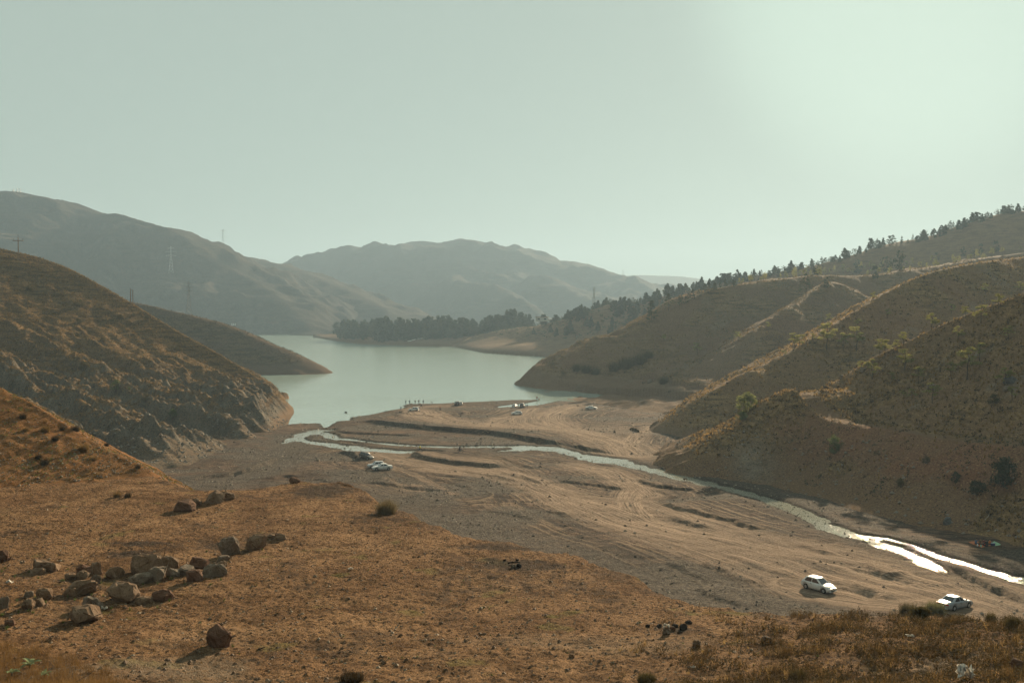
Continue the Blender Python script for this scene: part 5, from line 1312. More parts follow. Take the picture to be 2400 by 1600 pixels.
def car(style, paint, loc, yaw, label, group=None, tilt=0.0, detail=True, boot_open=False):
    S = STYLES[style]; L, W, H, r, zb = S['L'], S['W'], S['H'], S['r'], S['zb']
    e = bpy.data.objects.new('car', None); e.location = loc; e.rotation_euler = (0, tilt, yaw); e.empty_display_size = 1
    put(e, None, label, 'car', group)
    hw = W / 2; dx_, dz_ = zip(*S['deck'])
    # lower body lofted from cross sections; the sill follows the wheel arches
    xs = np.unique(np.round(np.concatenate([np.linspace(-L / 2, L / 2, 25)] + [np.linspace(x - r - 0.09, x + r + 0.09, 13) for x in S['xw']]), 3))
    b = MB(); rows = []
    for x in xs:
        t = abs(x) / (L / 2); w = hw * (1 - 0.16 * t ** 5); top = float(np.interp(x, dx_, dz_)); sill = 0.20 + 0.10 * max(0, t - 0.86) / 0.14
        for xw in S['xw']:
            q = (r + 0.07) ** 2 - (x - xw) ** 2
            if q > 0: sill = max(sill, r + math.sqrt(q) * 0.98)
        sill = min(sill, top - 0.12); mid = sill + (top - sill) * 0.5
        half = [(0, 0.24), (w * 0.80, 0.24 if sill < 0.32 else sill - 0.02), (w * 0.965, sill), (w, sill + 0.25 * (top - sill)), (w * 1.005, mid), (w * 0.985, sill + 0.82 * (top - sill)), (w * 0.90, top - 0.012), (w * 0.55, top + 0.012), (0, top + 0.022)]
        row = [(x, y, z) for y, z in half] + [(x, -y, z) for y, z in half[-2:0:-1]]
        rows.append(row)
    n = len(rows[0]); V = [v for row in rows for v in row]; F = []
    for i in range(len(rows) - 1):
        for j in range(n): F.append((i * n + j, i * n + (j + 1) % n, (i + 1) * n + (j + 1) % n, (i + 1) * n + j))
    F += [tuple(range(n)), tuple((len(rows) - 1) * n + j for j in range(n - 1, -1, -1))]
    F = [f[::-1] for f in F]
    b.add(V, F); b.obj('body', PAINT[paint], e, True)
    # cabin
    A, B_, C_, D_ = S['cab']; zr = H; wb, wr = hw * 0.915, hw * 0.70
    def cab_pt(x, s, v):                               # v 0 belt .. 1 roof, s side
        return (x, s * (wb + (wr - wb) * v), zb + (zr - 0.035 - zb) * v)
    c = MB(); rows = []
    for k in range(9):
        v = k / 8.0; x0 = A + (B_ - A) * v; x1 = D_ + (C_ - D_) * v; y = wb + (wr - wb) * v; z = zb - 0.03 + (zr - 0.035 - zb + 0.03) * v
        rows.append([(x0, y * 0.90, z), (x0 - 0.10, y, z), (x1 + 0.10, y, z), (x1, y * 0.90, z), (x1, -y * 0.90, z), (x1 + 0.10, -y, z), (x0 - 0.10, -y, z), (x0, -y * 0.90, z)])
    top = rows[-1]; rows.append([((x - (B_ + C_) / 2) * 0.86 + (B_ + C_) / 2, y * 0.86, zr - 0.012) for x, y, z in top]); rows.append([((x - (B_ + C_) / 2) * 0.55 + (B_ + C_) / 2, y * 0.5, zr) for x, y, z in top])
    V = [v for row in rows for v in row]; F = []
    for i in range(len(rows) - 1):
        for j in range(8): F.append((i * 8 + j, (i + 1) * 8 + j, (i + 1) * 8 + (j + 1) % 8, i * 8 + (j + 1) % 8))
    F.append(tuple(range((len(rows) - 1) * 8, len(rows) * 8))[::-1])
    c.add(V, F); c.obj('cabin', PAINT[paint], e, True)
    def pane(name, pts, off, mat=GLASS):
        P_ = [Vector(p) for p in pts]; nn = (P_[1] - P_[0]).cross(P_[2] - P_[0]).normalized()
        if nn.dot(sum(P_, Vector()) / len(P_) - Vector(((A + D_) / 2, 0, zb * 0.8))) < 0: nn = -nn
        m = MB(); m.add([p + nn * off for p in P_] + [p - nn * 0.02 for p in P_], [tuple(range(len(P_)))] + [(i, len(P_) + i, len(P_) + (i + 1) % len(P_), (i + 1) % len(P_)) for i in range(len(P_))])
        return m.obj(name, mat, e)
    def fr(v): return A + (B_ - A) * v
    def rr_(v): return D_ + (C_ - D_) * v
    yv = lambda v: wb + (wr - wb) * v
    zv = lambda v: zb - 0.03 + (zr - 0.035 - zb + 0.03) * v
    pane('windscreen', [(fr(.10), yv(.10) * .84, zv(.10)), (fr(.10), -yv(.10) * .84, zv(.10)), (fr(.93), -yv(.93) * .80, zv(.93)), (fr(.93), yv(.93) * .80, zv(.93))], 0.008)
    pane('rear_window', [(rr_(.14), yv(.14) * .82, zv(.14)), (rr_(.14), -yv(.14) * .82, zv(.14)), (rr_(.90), -yv(.90) * .78, zv(.90)), (rr_(.90), yv(.90) * .78, zv(.90))], 0.008)
    xm = (B_ + C_) / 2 + 0.12
    for s in (1, -1):
        lo, hi = 0.16, 0.88
        pane('side_window', [(fr(lo) - 0.22, s * yv(lo), zv(lo)), (xm + 0.04, s * yv(lo), zv(lo)), (xm + 0.04, s * yv(hi), zv(hi)), (fr(hi) - 0.16, s * yv(hi), zv(hi))], 0.007)
        pane('side_window', [(xm - 0.05, s * yv(lo), zv(lo)), (rr_(lo) + 0.34, s * yv(lo), zv(lo)), (rr_(0.5) + 0.24, s * yv(0.5), zv(0.5)), (rr_(hi) + 0.22, s * yv(hi), zv(hi)), (xm - 0.05, s * yv(hi), zv(hi))], 0.007)
    # wheels
    for x in S['xw']:
        for s in (1, -1):
            wh = bpy.data.objects.new('wheel', None); wh.location = (x, s * (hw - 0.10), r); wh.empty_display_size = 0.2; put(wh, e)
            t = MB(); prof = [(r * 0.62, -0.09), (r * 0.95, -0.095), (r, -0.06), (r, 0.06), (r * 0.95, 0.095), (r * 0.62, 0.09)]
            N = 20; V = [(rad * math.cos(2 * math.pi * i / N), y, rad * math.sin(2 * math.pi * i / N)) for i in range(N) for rad, y in prof]
            F = [(i * 6 + j, i * 6 + (j + 1) % 6, ((i + 1) % N) * 6 + (j + 1) % 6, ((i + 1) % N) * 6 + j) for i in range(N) for j in range(6)]
            t.add(V, F); t.obj('tyre', RUBBER, wh, True)
            m = MB(); m.tube((0, s * 0.03, 0), (0, s * 0.07, 0), r * 0.64, r * 0.60, 20)
            for k in range(5):
                a = k * 2 * math.pi / 5; m.tube((0, s * 0.085, 0), (r * 0.55 * math.cos(a), s * 0.082, r * 0.55 * math.sin(a)), 0.035, 0.03, 4)
            m.obj('rim', RIM, wh)
    # lamps, grille, bumpers, plates
    zf = float(np.interp(L / 2 - 0.08, dx_, dz_)); zk = float(np.interp(-L / 2 + 0.05, dx_, dz_))
    for s in (1, -1):
        m = MB(); m.add([(L / 2 - 0.04, s * hw * 0.42, zf - 0.06), (L / 2 - 0.10, s * hw * 0.80, zf - 0.05), (L / 2 - 0.34, s * hw * 0.93, zf + 0.05), (L / 2 - 0.26, s * hw * 0.80, zf + 0.10), (L / 2 - 0.10, s * hw * 0.45, zf + 0.055), (L / 2 - 0.30, s * hw * 0.55, zf - 0.10)], [(0, 1, 2, 3, 4), (0, 4, 5), (4, 3, 5), (3, 2, 5), (2, 1, 5), (1, 0, 5)])
        m.obj('headlight', LAMP, e)
        m = MB(); m.box((-L / 2 + 0.045, s * hw * 0.66, zk - 0.11), (0.12, hw * 0.36, 0.13)); m.obj('tail_light', TAIL, e)
        m = MB(); m.add([(A - 0.20, s * (wb + 0.01), zb + 0.08), (A - 0.10, s * (wb + 0.16), zb + 0.06), (A - 0.16, s * (wb + 0.18), zb + 0.20), (A - 0.26, s * (wb + 0.03), zb + 0.18), (A - 0.24, s * (wb + 0.10), zb + 0.12)], [(0, 1, 2, 3), (0, 1, 4), (1, 2, 4), (2, 3, 4), (3, 0, 4)]); m.obj('mirror', PAINT[paint], e)
        if detail:
            for hx in (xm - 0.05, rr_(0) + 0.55):
                m = MB(); m.box((hx, s * (hw * 1.0), zb - 0.10), (0.20, 0.03, 0.035)); m.obj('door_handle', TRIM, e)
            for sx in (xm, fr(0) - 0.10, rr_(0) + 0.28):
                m = MB(); m.box((sx, s * hw * 1.0, 0.58), (0.012, 0.014, 0.50)); m.obj('door_seam', TRIM, e)
            m = MB(); m.box((L / 2 - 0.07, s * hw * 0.66, 0.40), (0.06, 0.16, 0.09)); m.obj('fog_light', TRIM, e)
    m = MB(); m.box((L / 2 - 0.02, 0, zf - 0.03), (0.06, hw * 0.72, 0.10)); m.obj('grille', CHROME, e)
    m = MB(); m.box((L / 2 - 0.01, 0, 0.36), (0.05, hw * 0.90, 0.13)); m.obj('bumper_intake', TRIM, e)
    m = MB(); m.box((L / 2 + 0.025, 0, 0.48), (0.02, 0.46, 0.10)); m.obj('number_plate', PLATE, e)
    m = MB(); m.box((-L / 2 - 0.012, 0, zk - 0.22), (0.03, 0.46, 0.10)); m.obj('number_plate', PLATE, e)
    m = MB(); m.box((0, 0, 0.235), (L * 0.80, W * 0.82, 0.06)); m.obj('underbody', TRIM, e)
    if boot_open:
        m = MB(); m.box((D_ - 0.15, 0, H + 0.10), (0.75, W * 0.72, 0.05)); m.obj('boot_lid', PAINT[paint], e)
    return e
def car_at(style, paint, px, py, yaw, label, **kw):
    p, on, _ = hit(px, py)
    d = 1.2; a = R(yaw)
    f, _ = drop(p.x + math.cos(a) * d, p.y + math.sin(a) * d, 60); bk, _ = drop(p.x - math.cos(a) * d, p.y - math.sin(a) * d, 60)
    return car(style, paint, (p.x, p.y, (f + bk) / 2 + 0.0), a, label, tilt=-math.atan2(f - bk, 2 * d), **kw)
car_at('hatch', 'white', 1919, 1382, -55, 'white five door hatchback driving towards the camera on the dusty track')
car_at('coupe', 'silver', 2237, 1424, 34, 'silver coupe at the lower right, seen from behind above the weeds')
car_at('sedan', 'white', 896, 1101, 195, 'white sedan parked beside a grey car on the mid valley floor', group='cars parked on the riverbed')
car_at('boxy', 'grey', 882, 1095, 197, 'grey boxy car half hidden behind the white sedan', group='cars parked on the riverbed')
car_at('boxy', 'black', 858, 1074, -38, 'black car parked alone above the white sedan', group='cars parked on the riverbed')
car_at('boxy', 'white', 970, 962.5, 176, 'white car with raised boot lid near the shore anglers', group='cars by the lake shore', detail=False, boot_open=True)
car_at('suv', 'black', 1071, 950, 100, 'black off-road car seen from behind at the water edge', group='cars by the lake shore', detail=False)
car_at('boxy', 'white', 1079, 948.5, 100, 'pale car just right of the black off-road car', group='cars by the lake shore', detail=False)
car_at('sedan', 'white', 1206, 954.5, 80, 'white car with its tail to the camera by the narrow inlet', group='cars by the lake shore', detail=False)
car_at('suv', 'dark', 1224, 955, 85, 'dark car next to the white one by the narrow inlet', group='cars by the lake shore', detail=False)
car_at('hatch', 'white', 1211, 971.5, 187, 'white hatchback on the track fork in front of the inlet', group='cars by the lake shore', detail=False)
car_at('sedan', 'white', 1386, 959, -12, 'white car alone at the right end of the shore flats', group='cars by the lake shore', detail=False)

# ------------------------------------------------------------------ people, dog, motorbikes
def skin_mesh(name, joints, edges, sub=1):
    """joints: name -> (x,y,z,radius); returns a mesh and the joint list"""
    names = list(joints); me = bpy.data.meshes.new(name + '_rig')
    me.from_pydata([joints[n][:3] for n in names], [(names.index(a), names.index(b)) for a, b in edges], [])
    o = bpy.data.objects.new(name + '_rig', me); COL.objects.link(o)
    o.modifiers.new('skin', 'SKIN')
    for i, n in enumerate(names):
        r = joints[n][3]; sv = me.skin_vertices[0].data[i]; sv.radius = (r, r); sv.use_root = (n == 'pelvis')
    s = o.modifiers.new('sub', 'SUBSURF'); s.levels = s.render_levels = sub
    dg = bpy.context.evaluated_depsgraph_get()
    out = bpy.data.meshes.new_from_object(o.evaluated_get(dg))
    bpy.data.objects.remove(o); bpy.data.meshes.remove(me)
    out.name = name
    out.polygons.foreach_set('use_smooth', [True] * len(out.polygons))
    return out
BONES = [('pelvis', 'waist'), ('waist', 'chest'), ('chest', 'neck'), ('neck', 'head'), ('head', 'crown')]
for s in 'lr': BONES += [('chest', 'sh' + s), ('sh' + s, 'el' + s), ('el' + s, 'wr' + s), ('wr' + s, 'ha' + s), ('pelvis', 'hip' + s), ('hip' + s, 'kn' + s), ('kn' + s, 'an' + s), ('an' + s, 'toe' + s)]
SLOT = {}
for a, b in BONES:
    SLOT[(a, b)] = 0 if a in ('neck', 'head') or b[:2] == 'ha' else (2 if b[:3] == 'hip' or b[:2] in ('kn', 'an') else (3 if b[:3] == 'toe' else 1))
def pose(kind):
    J = {}
    def put_(n, x, y, z, r): J[n] = (x, y, z, r)
    hip, hd = 0.92, 1.0
    if kind in ('stand', 'stand2', 'walk'):
        put_('pelvis', 0, 0, .95, .145); put_('waist', 0, 0, 1.12, .13); put_('chest', 0, .01, 1.36, .16); put_('neck', 0, .02, 1.50, .06); put_('head', .01, .03, 1.60, .095); put_('crown', .01, .03, 1.71, .07)
        st = {'stand': .10, 'stand2': .14, 'walk': .09}[kind]; fw = .28 if kind == 'walk' else .03
        for s, k in (('l', 1), ('r', -1)):
            put_('hip' + s, 0, k * .10, .90, .105); put_('kn' + s, fw * k * .6, k * st, .50, .068); put_('an' + s, fw * k - .05, k * st, .09, .048); put_('toe' + s, fw * k + .14, k * st, .04, .038)
            put_('sh' + s, 0, k * .20, 1.42, .065); bend = {'stand': .0, 'stand2': .22, 'walk': -.18 * k}[kind]
            put_('el' + s, -.04 + bend * .3, k * .27, 1.14, .048); put_('wr' + s, .06 + bend, k * (.26 if kind != 'stand2' else .10), .90 + (.22 if kind == 'stand2' else 0), .036); put_('ha' + s, .10 + bend, k * (.25 if kind != 'stand2' else .07), .82 + (.26 if kind == 'stand2' else 0), .032)
    elif kind in ('sit', 'crouch', 'ride'):
        dz = {'sit': 0.0, 'crouch': 0.18, 'ride': 0.72}[kind]
        put_('pelvis', 0, 0, .13 + dz, .15); put_('waist', .03, 0, .32 + dz, .14); put_('chest', .09, 0, .55 + dz, .165); put_('neck', .13, 0, .70 + dz, .06); put_('head', .17, 0, .79 + dz, .095); put_('crown', .17, 0, .90 + dz, .07)
        for s, k in (('l', 1), ('r', -1)):
            put_('hip' + s, .04, k * .11, .12 + dz, .11)
            if kind == 'sit': put_('kn' + s, .40, k * .24, .20, .075); put_('an' + s, .22, k * .02, .06, .05); put_('toe' + s, .32, k * -.08, .045, .038)
            elif kind == 'crouch': put_('kn' + s, .42, k * .16, .44, .075); put_('an' + s, .14, k * .13, .08, .05); put_('toe' + s, .30, k * .13, .04, .038)
            else: put_('kn' + s, .42, k * .20, .72, .075); put_('an' + s, .22, k * .22, .36, .05); put_('toe' + s, .36, k * .22, .32, .04)
            put_('sh' + s, .10, k * .20, .62 + dz, .068); put_('el' + s, .28, k * .27, .40 + dz, .05); put_('wr' + s, .46, k * .16, .36 + dz, .036); put_('ha' + s, .53, k * .13, .36 + dz, .032)
    elif kind == 'bend':
        put_('pelvis', 0, 0, .88, .145); put_('waist', .16, 0, .96, .13); put_('chest', .40, 0, .90, .16); put_('neck', .54, 0, .82, .06); put_('head', .63, 0, .76, .095); put_('crown', .72, 0, .72, .07)
        for s, k in (('l', 1), ('r', -1)):
            put_('hip' + s, -.02, k * .10, .84, .105); put_('kn' + s, -.02, k * .13, .46, .068); put_('an' + s, -.10, k * .13, .09, .048); put_('toe' + s, .08, k * .13, .04, .038)
            put_('sh' + s, .44, k * .19, .86, .065); put_('el' + s, .48, k * .22, .58, .048); put_('wr' + s, .55, k * .16, .34, .036); put_('ha' + s, .58, k * .14, .25, .032)
    return J
CLOTH = {}
def cloth(c):
    if c not in CLOTH: CLOTH[c] = m_plain('cloth', c, 0.2, 5, 0.9, 0.1)
    return CLOTH[c]
SKINM = m_plain('skin', (0.36, 0.21, 0.14), 0.1, 8, 0.6, 0.3)
HAIRM = m_plain('hair_dark', (0.018, 0.013, 0.010), 0.3, 12, 0.6, 0.3)
SHOE = m_plain('shoe', (0.03, 0.028, 0.026), 0.2, 8, 0.7)
POSES = {}
def person(kind, loc, yaw, top, legs, label, group=None, h=1.0, cover=None):
    if kind not in POSES:
        J = pose(kind); me = skin_mesh('person_' + kind, J, BONES, 1)
        n = len(me.polygons); cen = np.zeros(n * 3); me.polygons.foreach_get('center', cen); cen = cen.reshape(-1, 3)
        best = np.full(n, 1e9); slot = np.zeros(n, np.int32)
        for a, b in BONES:
            A_, B_ = np.array(J[a][:3]), np.array(J[b][:3]); d = B_ - A_
            t = np.clip(((cen - A_) @ d) / (d @ d + 1e-9), 0, 1); dist = np.linalg.norm(cen - A_ - t[:, None] * d, axis=1) - 0.6 * (J[a][3] * (1 - t) + J[b][3] * t)
            m = dist < best; best = np.where(m, dist, best); slot = np.where(m, SLOT[(a, b)], slot)
        me.materials.clear()
        for k in range(4): me.materials.append(SKINM)
        me.polygons.foreach_set('material_index', slot)
        hd = Vector(J['head'][:3]); cr = Vector(J['crown'][:3]); up = (cr - hd).normalized(); c = hd.lerp(cr, 0.45)
        b = MB(); side = up.orthogonal().normalized(); w = up.cross(side); N = 12; V = []
        for i in range(5):
            ph = math.pi / 2 * (1 - i / 4.0) - 0.15
            for j in range(N):
                a = 2 * math.pi * j / N; V.append(c - up * 0.01 - Vector((0.02, 0, 0)) + (side * math.cos(a) + w * math.sin(a)) * 0.105 * math.cos(ph) + up * 0.115 * math.sin(ph))
        b.add(V, [(i * N + j, i * N + (j + 1) % N, (i + 1) * N + (j + 1) % N, (i + 1) * N + j) for i in range(4) for j in range(N)])
        POSES[kind] = (me, b.mesh('hair', HAIRM, True))
    me, hair = POSES[kind]; me = me.copy()
    for k, m in enumerate((SKINM, cloth(top), cloth(legs), SHOE)): me.materials[k] = m
    o = bpy.data.objects.new('person', me); o.location = loc; o.rotation_euler = (0, 0, yaw); o.scale = (h, h, h)
    put(o, None, label, 'person', group)
    hr = bpy.data.objects.new('hair' if cover is None else 'headscarf', hair if cover is None else hair.copy())
    if cover is not None: hr.data.materials[0] = cloth(cover)
    put(hr, o)
    return o
def person_at(kind, px, py, yaw, top, legs, label, **kw):
    p, on, _ = hit(px, py)
    if on == 'lake' or p is None: pass
    return person(kind, (p.x, p.y, p.z - 0.01), R(yaw), top, legs, label, **kw)
BLK, NVY, GRY, RED, BRN, OLV, BLU, ORG = (0.02, 0.02, 0.022), (0.03, 0.04, 0.08), (0.14, 0.14, 0.14), (0.24, 0.03, 0.03), (0.11, 0.06, 0.04), (0.07, 0.08, 0.05), (0.09, 0.13, 0.22), (0.50, 0.16, 0.03)
gs = 'people on the lake shore'
person_at('stand2', 951, 947.4, 80, BLK, NVY, 'leftmost of the dark clad people standing on the spit', group=gs)
person_at('stand', 960, 946.8, 95, NVY, BLK, 'second person from the left on the spit, in dark blue', group=gs)
person_at('stand', 973, 946.6, 90, OLV, GRY, 'person in an olive top in the middle of the spit', group=gs)
person_at('stand2', 981.5, 946.6, 100, BRN, BLU, 'person in a brown top and blue trousers on the spit', group=gs, h=1.04)
person_at('stand', 992, 946.4, 85, BLK, BLK, 'rightmost standing person of the row on the spit, in black', group=gs, h=1.04)
person_at('bend', 1013, 946.6, 175, BRN, BLK, 'person bending down to the ground right of the standing row', group=gs)
person_at('crouch', 988, 952.5, 200, BLK, BLK, 'person in black crouching behind the row on the spit', group=gs)
person_at('crouch', 940, 958.0, 120, NVY, BLK, 'person crouching at the water left of the white car', group=gs)
person_at('walk', 1031.5, 961.8, 190, RED, BLK, 'person in a red top walking across the flats', group=gs)
person_at('stand', 983.5, 964.5, 170, BLU, NVY, 'person in blue standing at the raised boot lid', group=gs)
person_at('stand', 1258.5, 937.9, 90, RED, BLK, 'tall figure standing on the far tip of the right spit', group=gs, h=1.05)
person_at('crouch', 1264, 938.2, 150, RED, BRN, 'small crouching figure beside the one on the far tip', group=gs)
person_at('stand', 1214.6, 956.2, 200, BLK, BLK, 'person in black between the two cars by the inlet', group=gs)
person_at('stand', 1230.6, 955.4, 170, BLK, NVY, 'person in black just right of the dark car by the inlet', group=gs)
person_at('walk', 1235.5, 956.8, 230, NVY, GRY, 'person in navy rightmost beside the cars by the inlet', group=gs)
gp = 'picnic party by the stream'
person_at('sit', 2287, 1275, -70, BLU, NVY, 'person in grey blue sitting at the left of the picnic mat', group=gp)
person_at('sit', 2297, 1275.5, -100, (0.16, 0.11, 0.07), BRN, 'person in brown sitting second from the left at the picnic', group=gp, cover=(0.12, 0.08, 0.06))
person_at('sit', 2304, 1276, -90, (0.16, 0.05, 0.05), BLK, 'person in dark red sitting in the middle of the picnic', group=gp)
person_at('sit', 2314, 1281, 120, BLK, BLK, 'largest picnic figure, all in black with a head covering', group=gp, h=1.12, cover=BLK)
person_at('sit', 2322.5, 1277, 160, ORG, BRN, 'person in bright orange sitting at the right of the picnic', group=gp, h=0.95)
def flat_cloth(name, corners, mat, label, cat):
    P_ = [hit(*c)[0] for c in corners]; n = 8; V, F = [], []
    for i in range(n + 1):
        for j in range(n + 1):
            u, v = i / n, j / n
            p = P_[0] * (1 - u) * (1 - v) + P_[1] * u * (1 - v) + P_[2] * u * v + P_[3] * (1 - u) * v
            V.append((p.x, p.y, drop(p.x, p.y, 12)[0] + 0.03 + 0.015 * random.random()))
    F = [(i * (n + 1) + j, (i + 1) * (n + 1) + j, (i + 1) * (n + 1) + j + 1, i * (n + 1) + j + 1) for i in range(n) for j in range(n)]
    V += [(x, y, z - 0.02) for x, y, z in V]; k = (n + 1) ** 2
    F += [tuple(q + k for q in f[::-1]) for f in F]
    MB().add(V, F).obj(name, mat, None, False, label=label, cat=cat)
flat_cloth('picnic_mat', [(2270, 1270), (2300, 1283), (2330, 1276), (2296, 1266)], m_plain('orange_mat', (0.40, 0.13, 0.05), 0.3, 3), 'orange picnic mat under the sitting party', 'mat')
flat_cloth('picnic_mat', [(2322, 1274), (2332, 1279), (2346, 1276), (2330, 1268)], m_plain('green_mat', (0.25, 0.40, 0.26), 0.2, 3), 'pale green picnic mat at the right of the party', 'mat')
p_, _, _ = hit(2327, 1278)
bx = bpy.data.objects.new('cool_box', None); bx.location = p_ + Vector((0, 0, 0.02)); put(bx, None, 'dark blue cool box beside the person in orange', 'cool box')
MB().box((0, 0, 0.17), (0.5, 0.32, 0.30)).obj('box', cloth((0.02, 0.03, 0.09)), bx); MB().box((0, 0, 0.345), (0.53, 0.35, 0.05)).obj('lid', cloth((0.30, 0.34, 0.40)), bx)
for k, (x, y, c, l) in enumerate(((2291, 1279, (0.6, 0.6, 0.58), 'white flask standing on the mat in front of the party'), (2299, 1281, (0.2, 0.5, 0.4), 'teal jug on the mat in front of the party'), (2308, 1279, (0.45, 0.05, 0.03), 'red pot on the mat beside the figure in black'))):
    q, _, _ = hit(x, y); m = MB(); m.tube((0, 0, 0.02), (0, 0, 0.22), 0.09, 0.08, 10); m.tube((0, 0, 0.22), (0, 0, 0.30), 0.08, 0.03, 10); m.tube((0, 0, 0.30), (0, 0, 0.34), 0.035, 0.035, 8)
    o = m.obj(('flask', 'jug', 'pot')[k], cloth(c), None, label=l, cat=('flask', 'jug', 'pot')[k]); o.location = q

def motorbike(px, py, yaw, label, top, legs, rl):
    p, _, _ = hit(px, py)
    e = bpy.data.objects.new('motorbike', None); e.location = p; e.rotation_euler = (0, 0, R(yaw)); put(e, None, label, 'motorbike')
    for x in (0.62, -0.62):
        m = MB(); N = 18; prof = [(0.26, -0.04), (0.31, -0.05), (0.33, 0), (0.31, 0.05), (0.26, 0.04)]
        V = [(x + a * math.cos(2 * math.pi * i / N), y, 0.33 + a * math.sin(2 * math.pi * i / N)) for i in range(N) for a, y in prof]
        m.add(V, [(i * 5 + j, i * 5 + (j + 1) % 5, ((i + 1) % N) * 5 + (j + 1) % 5, ((i + 1) % N) * 5 + j) for i in range(N) for j in range(5)])
        for k in range(6): a = k * math.pi / 3; m.tube((x, 0, 0.33), (x + 0.27 * math.cos(a), 0, 0.33 + 0.27 * math.sin(a)), 0.012, 0.01, 4)
        m.obj('wheel', RUBBER, e)
    MB().tube((0.62, 0, 0.33), (0.42, 0, 0.98), 0.035, 0.035, 6).tube((0.42, 0, 0.90), (-0.2, 0, 0.55), 0.04, 0.04, 6).tube((-0.2, 0, 0.55), (-0.62, 0, 0.33), 0.03, 0.03, 6).obj('frame', TRIM, e)
    MB().box((0.02, 0, 0.42), (0.42, 0.26, 0.30)).obj('engine', CHROME, e)
    MB().add([(0.40, 0, 0.92), (0.30, 0.13, 0.82), (-0.05, 0.10, 0.78), (-0.08, 0, 0.84), (-0.05, -0.10, 0.78), (0.30, -0.13, 0.82), (0.15, 0, 0.66)], [(0, 1, 3), (1, 2, 3), (3, 4, 5), (3, 5, 0), (0, 6, 1), (1, 6, 2), (2, 6, 3), (3, 6, 4), (4, 6, 5), (5, 6, 0)]).obj('fuel_tank', PAINT['dark'], e)
    MB().box((-0.36, 0, 0.77), (0.66, 0.24, 0.09)).obj('seat', TRIM, e)
    MB().tube((0.40, 0.34, 1.02), (0.40, -0.34, 1.02), 0.016, 0.016, 5).obj('handlebar', TRIM, e)
    MB().box((0.55, 0, 0.92), (0.12, 0.18, 0.18)).obj('headlight', LAMP, e)
    a = R(yaw)
    person('ride', (p.x - 0.26 * math.cos(a), p.y - 0.26 * math.sin(a), p.z), a, top, legs, rl)
motorbike(983, 1058.5, 168, 'motorbike crossing the shallow stream, rider in yellow', (0.42, 0.36, 0.03), BLK, 'motorbike rider in a yellow top at the stream')
motorbike(1079, 1059, -35, 'motorbike turning beside the stream, rider in black', BLK, BLK, 'motorbike rider all in black at the stream')

def dog(px, py, yaw, label):
    p, _, _ = hit(px, py)
    J = {'pelvis': (-.26, 0, .46, .085), 'loin': (-.08, 0, .52, .085), 'chest': (.16, 0, .46, .12), 'neck': (.30, 0, .44, .065), 'head': (.38, 0, .32, .06), 'muz': (.44, 0, .21, .032), 'tail': (-.36, 0, .38, .025), 'tip': (-.40, 0, .20, .014)}
    E = [('pelvis', 'loin'), ('loin', 'chest'), ('chest', 'neck'), ('neck', 'head'), ('head', 'muz'), ('pelvis', 'tail'), ('tail', 'tip')]
    for s, k in (('l', 1), ('r', -1)):
        J.update({'k' + s: (-.20, k * .09, .30, .05), 'h' + s: (-.32, k * .09, .17, .026), 'p' + s: (-.27, k * .09, .03, .026), 'e' + s: (.15, k * .09, .28, .04), 'w' + s: (.17, k * .09, .14, .026), 'f' + s: (.20, k * .09, .03, .026), 'a' + s: (.35, k * .05, .41, .018)})
        E += [('pelvis', 'k' + s), ('k' + s, 'h' + s), ('h' + s, 'p' + s), ('chest', 'e' + s), ('e' + s, 'w' + s), ('w' + s, 'f' + s), ('head', 'a' + s)]
    me = skin_mesh('dog', J, E, 1); me.materials.clear(); me.materials.append(m_plain('dog_fur', (0.10, 0.055, 0.030), 0.4, 6))
    o = bpy.data.objects.new('dog', me); o.location = p; o.rotation_euler = (0, 0, R(yaw)); o.scale = (1.15,) * 3
    put(o, None, label, 'dog')
dog(1606, 1127.5, 185, 'brown dog with lowered head drinking at the stream edge')

# ------------------------------------------------------------------ pylons, poles, wires
STEEL = m_plain('pylon_steel', (0.13, 0.13, 0.13), 0.2, 2, 0.6, 0.4, metal=0.2)
PALE = m_plain('pylon_galvanised', (0.34, 0.35, 0.35), 0.1, 2, 0.6, 0.4)
CONC = m_plain('pole_concrete', (0.17, 0.11, 0.075), 0.2, 2)
def pylon(base, h, w, label, arms=((0.72, 0.22), (0.84, 0.20), (0.95, 0.15)), t=0.16, mat=STEEL, yaw=0.3):
    e = bpy.data.objects.new('pylon', None); e.location = base; e.rotation_euler = (0, 0, yaw); put(e, None, label, 'pylon', 'power line pylons')
    b = MB(); lv = [0, .14, .27, .39, .50, .60, .69, .78, .86, .94, 1.0]
    wd = lambda v: w / 2 * (1 - 0.80 * min(v / 0.72, 1)) * (1 if v < 0.98 else 0.4)
    cor = lambda v: [Vector((sx * wd(v), sy * wd(v), v * h)) for sx, sy in ((1, 1), (-1, 1), (-1, -1), (1, -1))]
    for a, c in zip(lv[:-1], lv[1:]):
        A_, C_ = cor(a), cor(c)
        for k in range(4):
            b.tube(A_[k], C_[k], t * (1 - 0.4 * a), t * (1 - 0.4 * c), 4, False)
            b.tube(A_[k], C_[(k + 1) % 4], t * 0.5, t * 0.5, 4, False); b.tube(A_[(k + 1) % 4], C_[k], t * 0.5, t * 0.5, 4, False)
            b.tube(C_[k], C_[(k + 1) % 4], t * 0.5, t * 0.5, 4, False)
    b.obj('lattice_mast', mat, e)
    for v, l in arms:
        for s in (1, -1):
            m = MB(); tip = Vector((s * l * h * 0.62, 0, v * h))
            for c in cor(v) + cor(min(v + 0.035, 1)):
                if c.x * s > 0: m.tube(c, tip, t * 0.5, t * 0.4, 4, False)
            m.tube(tip, tip - Vector((0, 0, 0.03 * h)), t * 0.6, t * 0.6, 5)
            m.obj('cross_arm', mat, e)
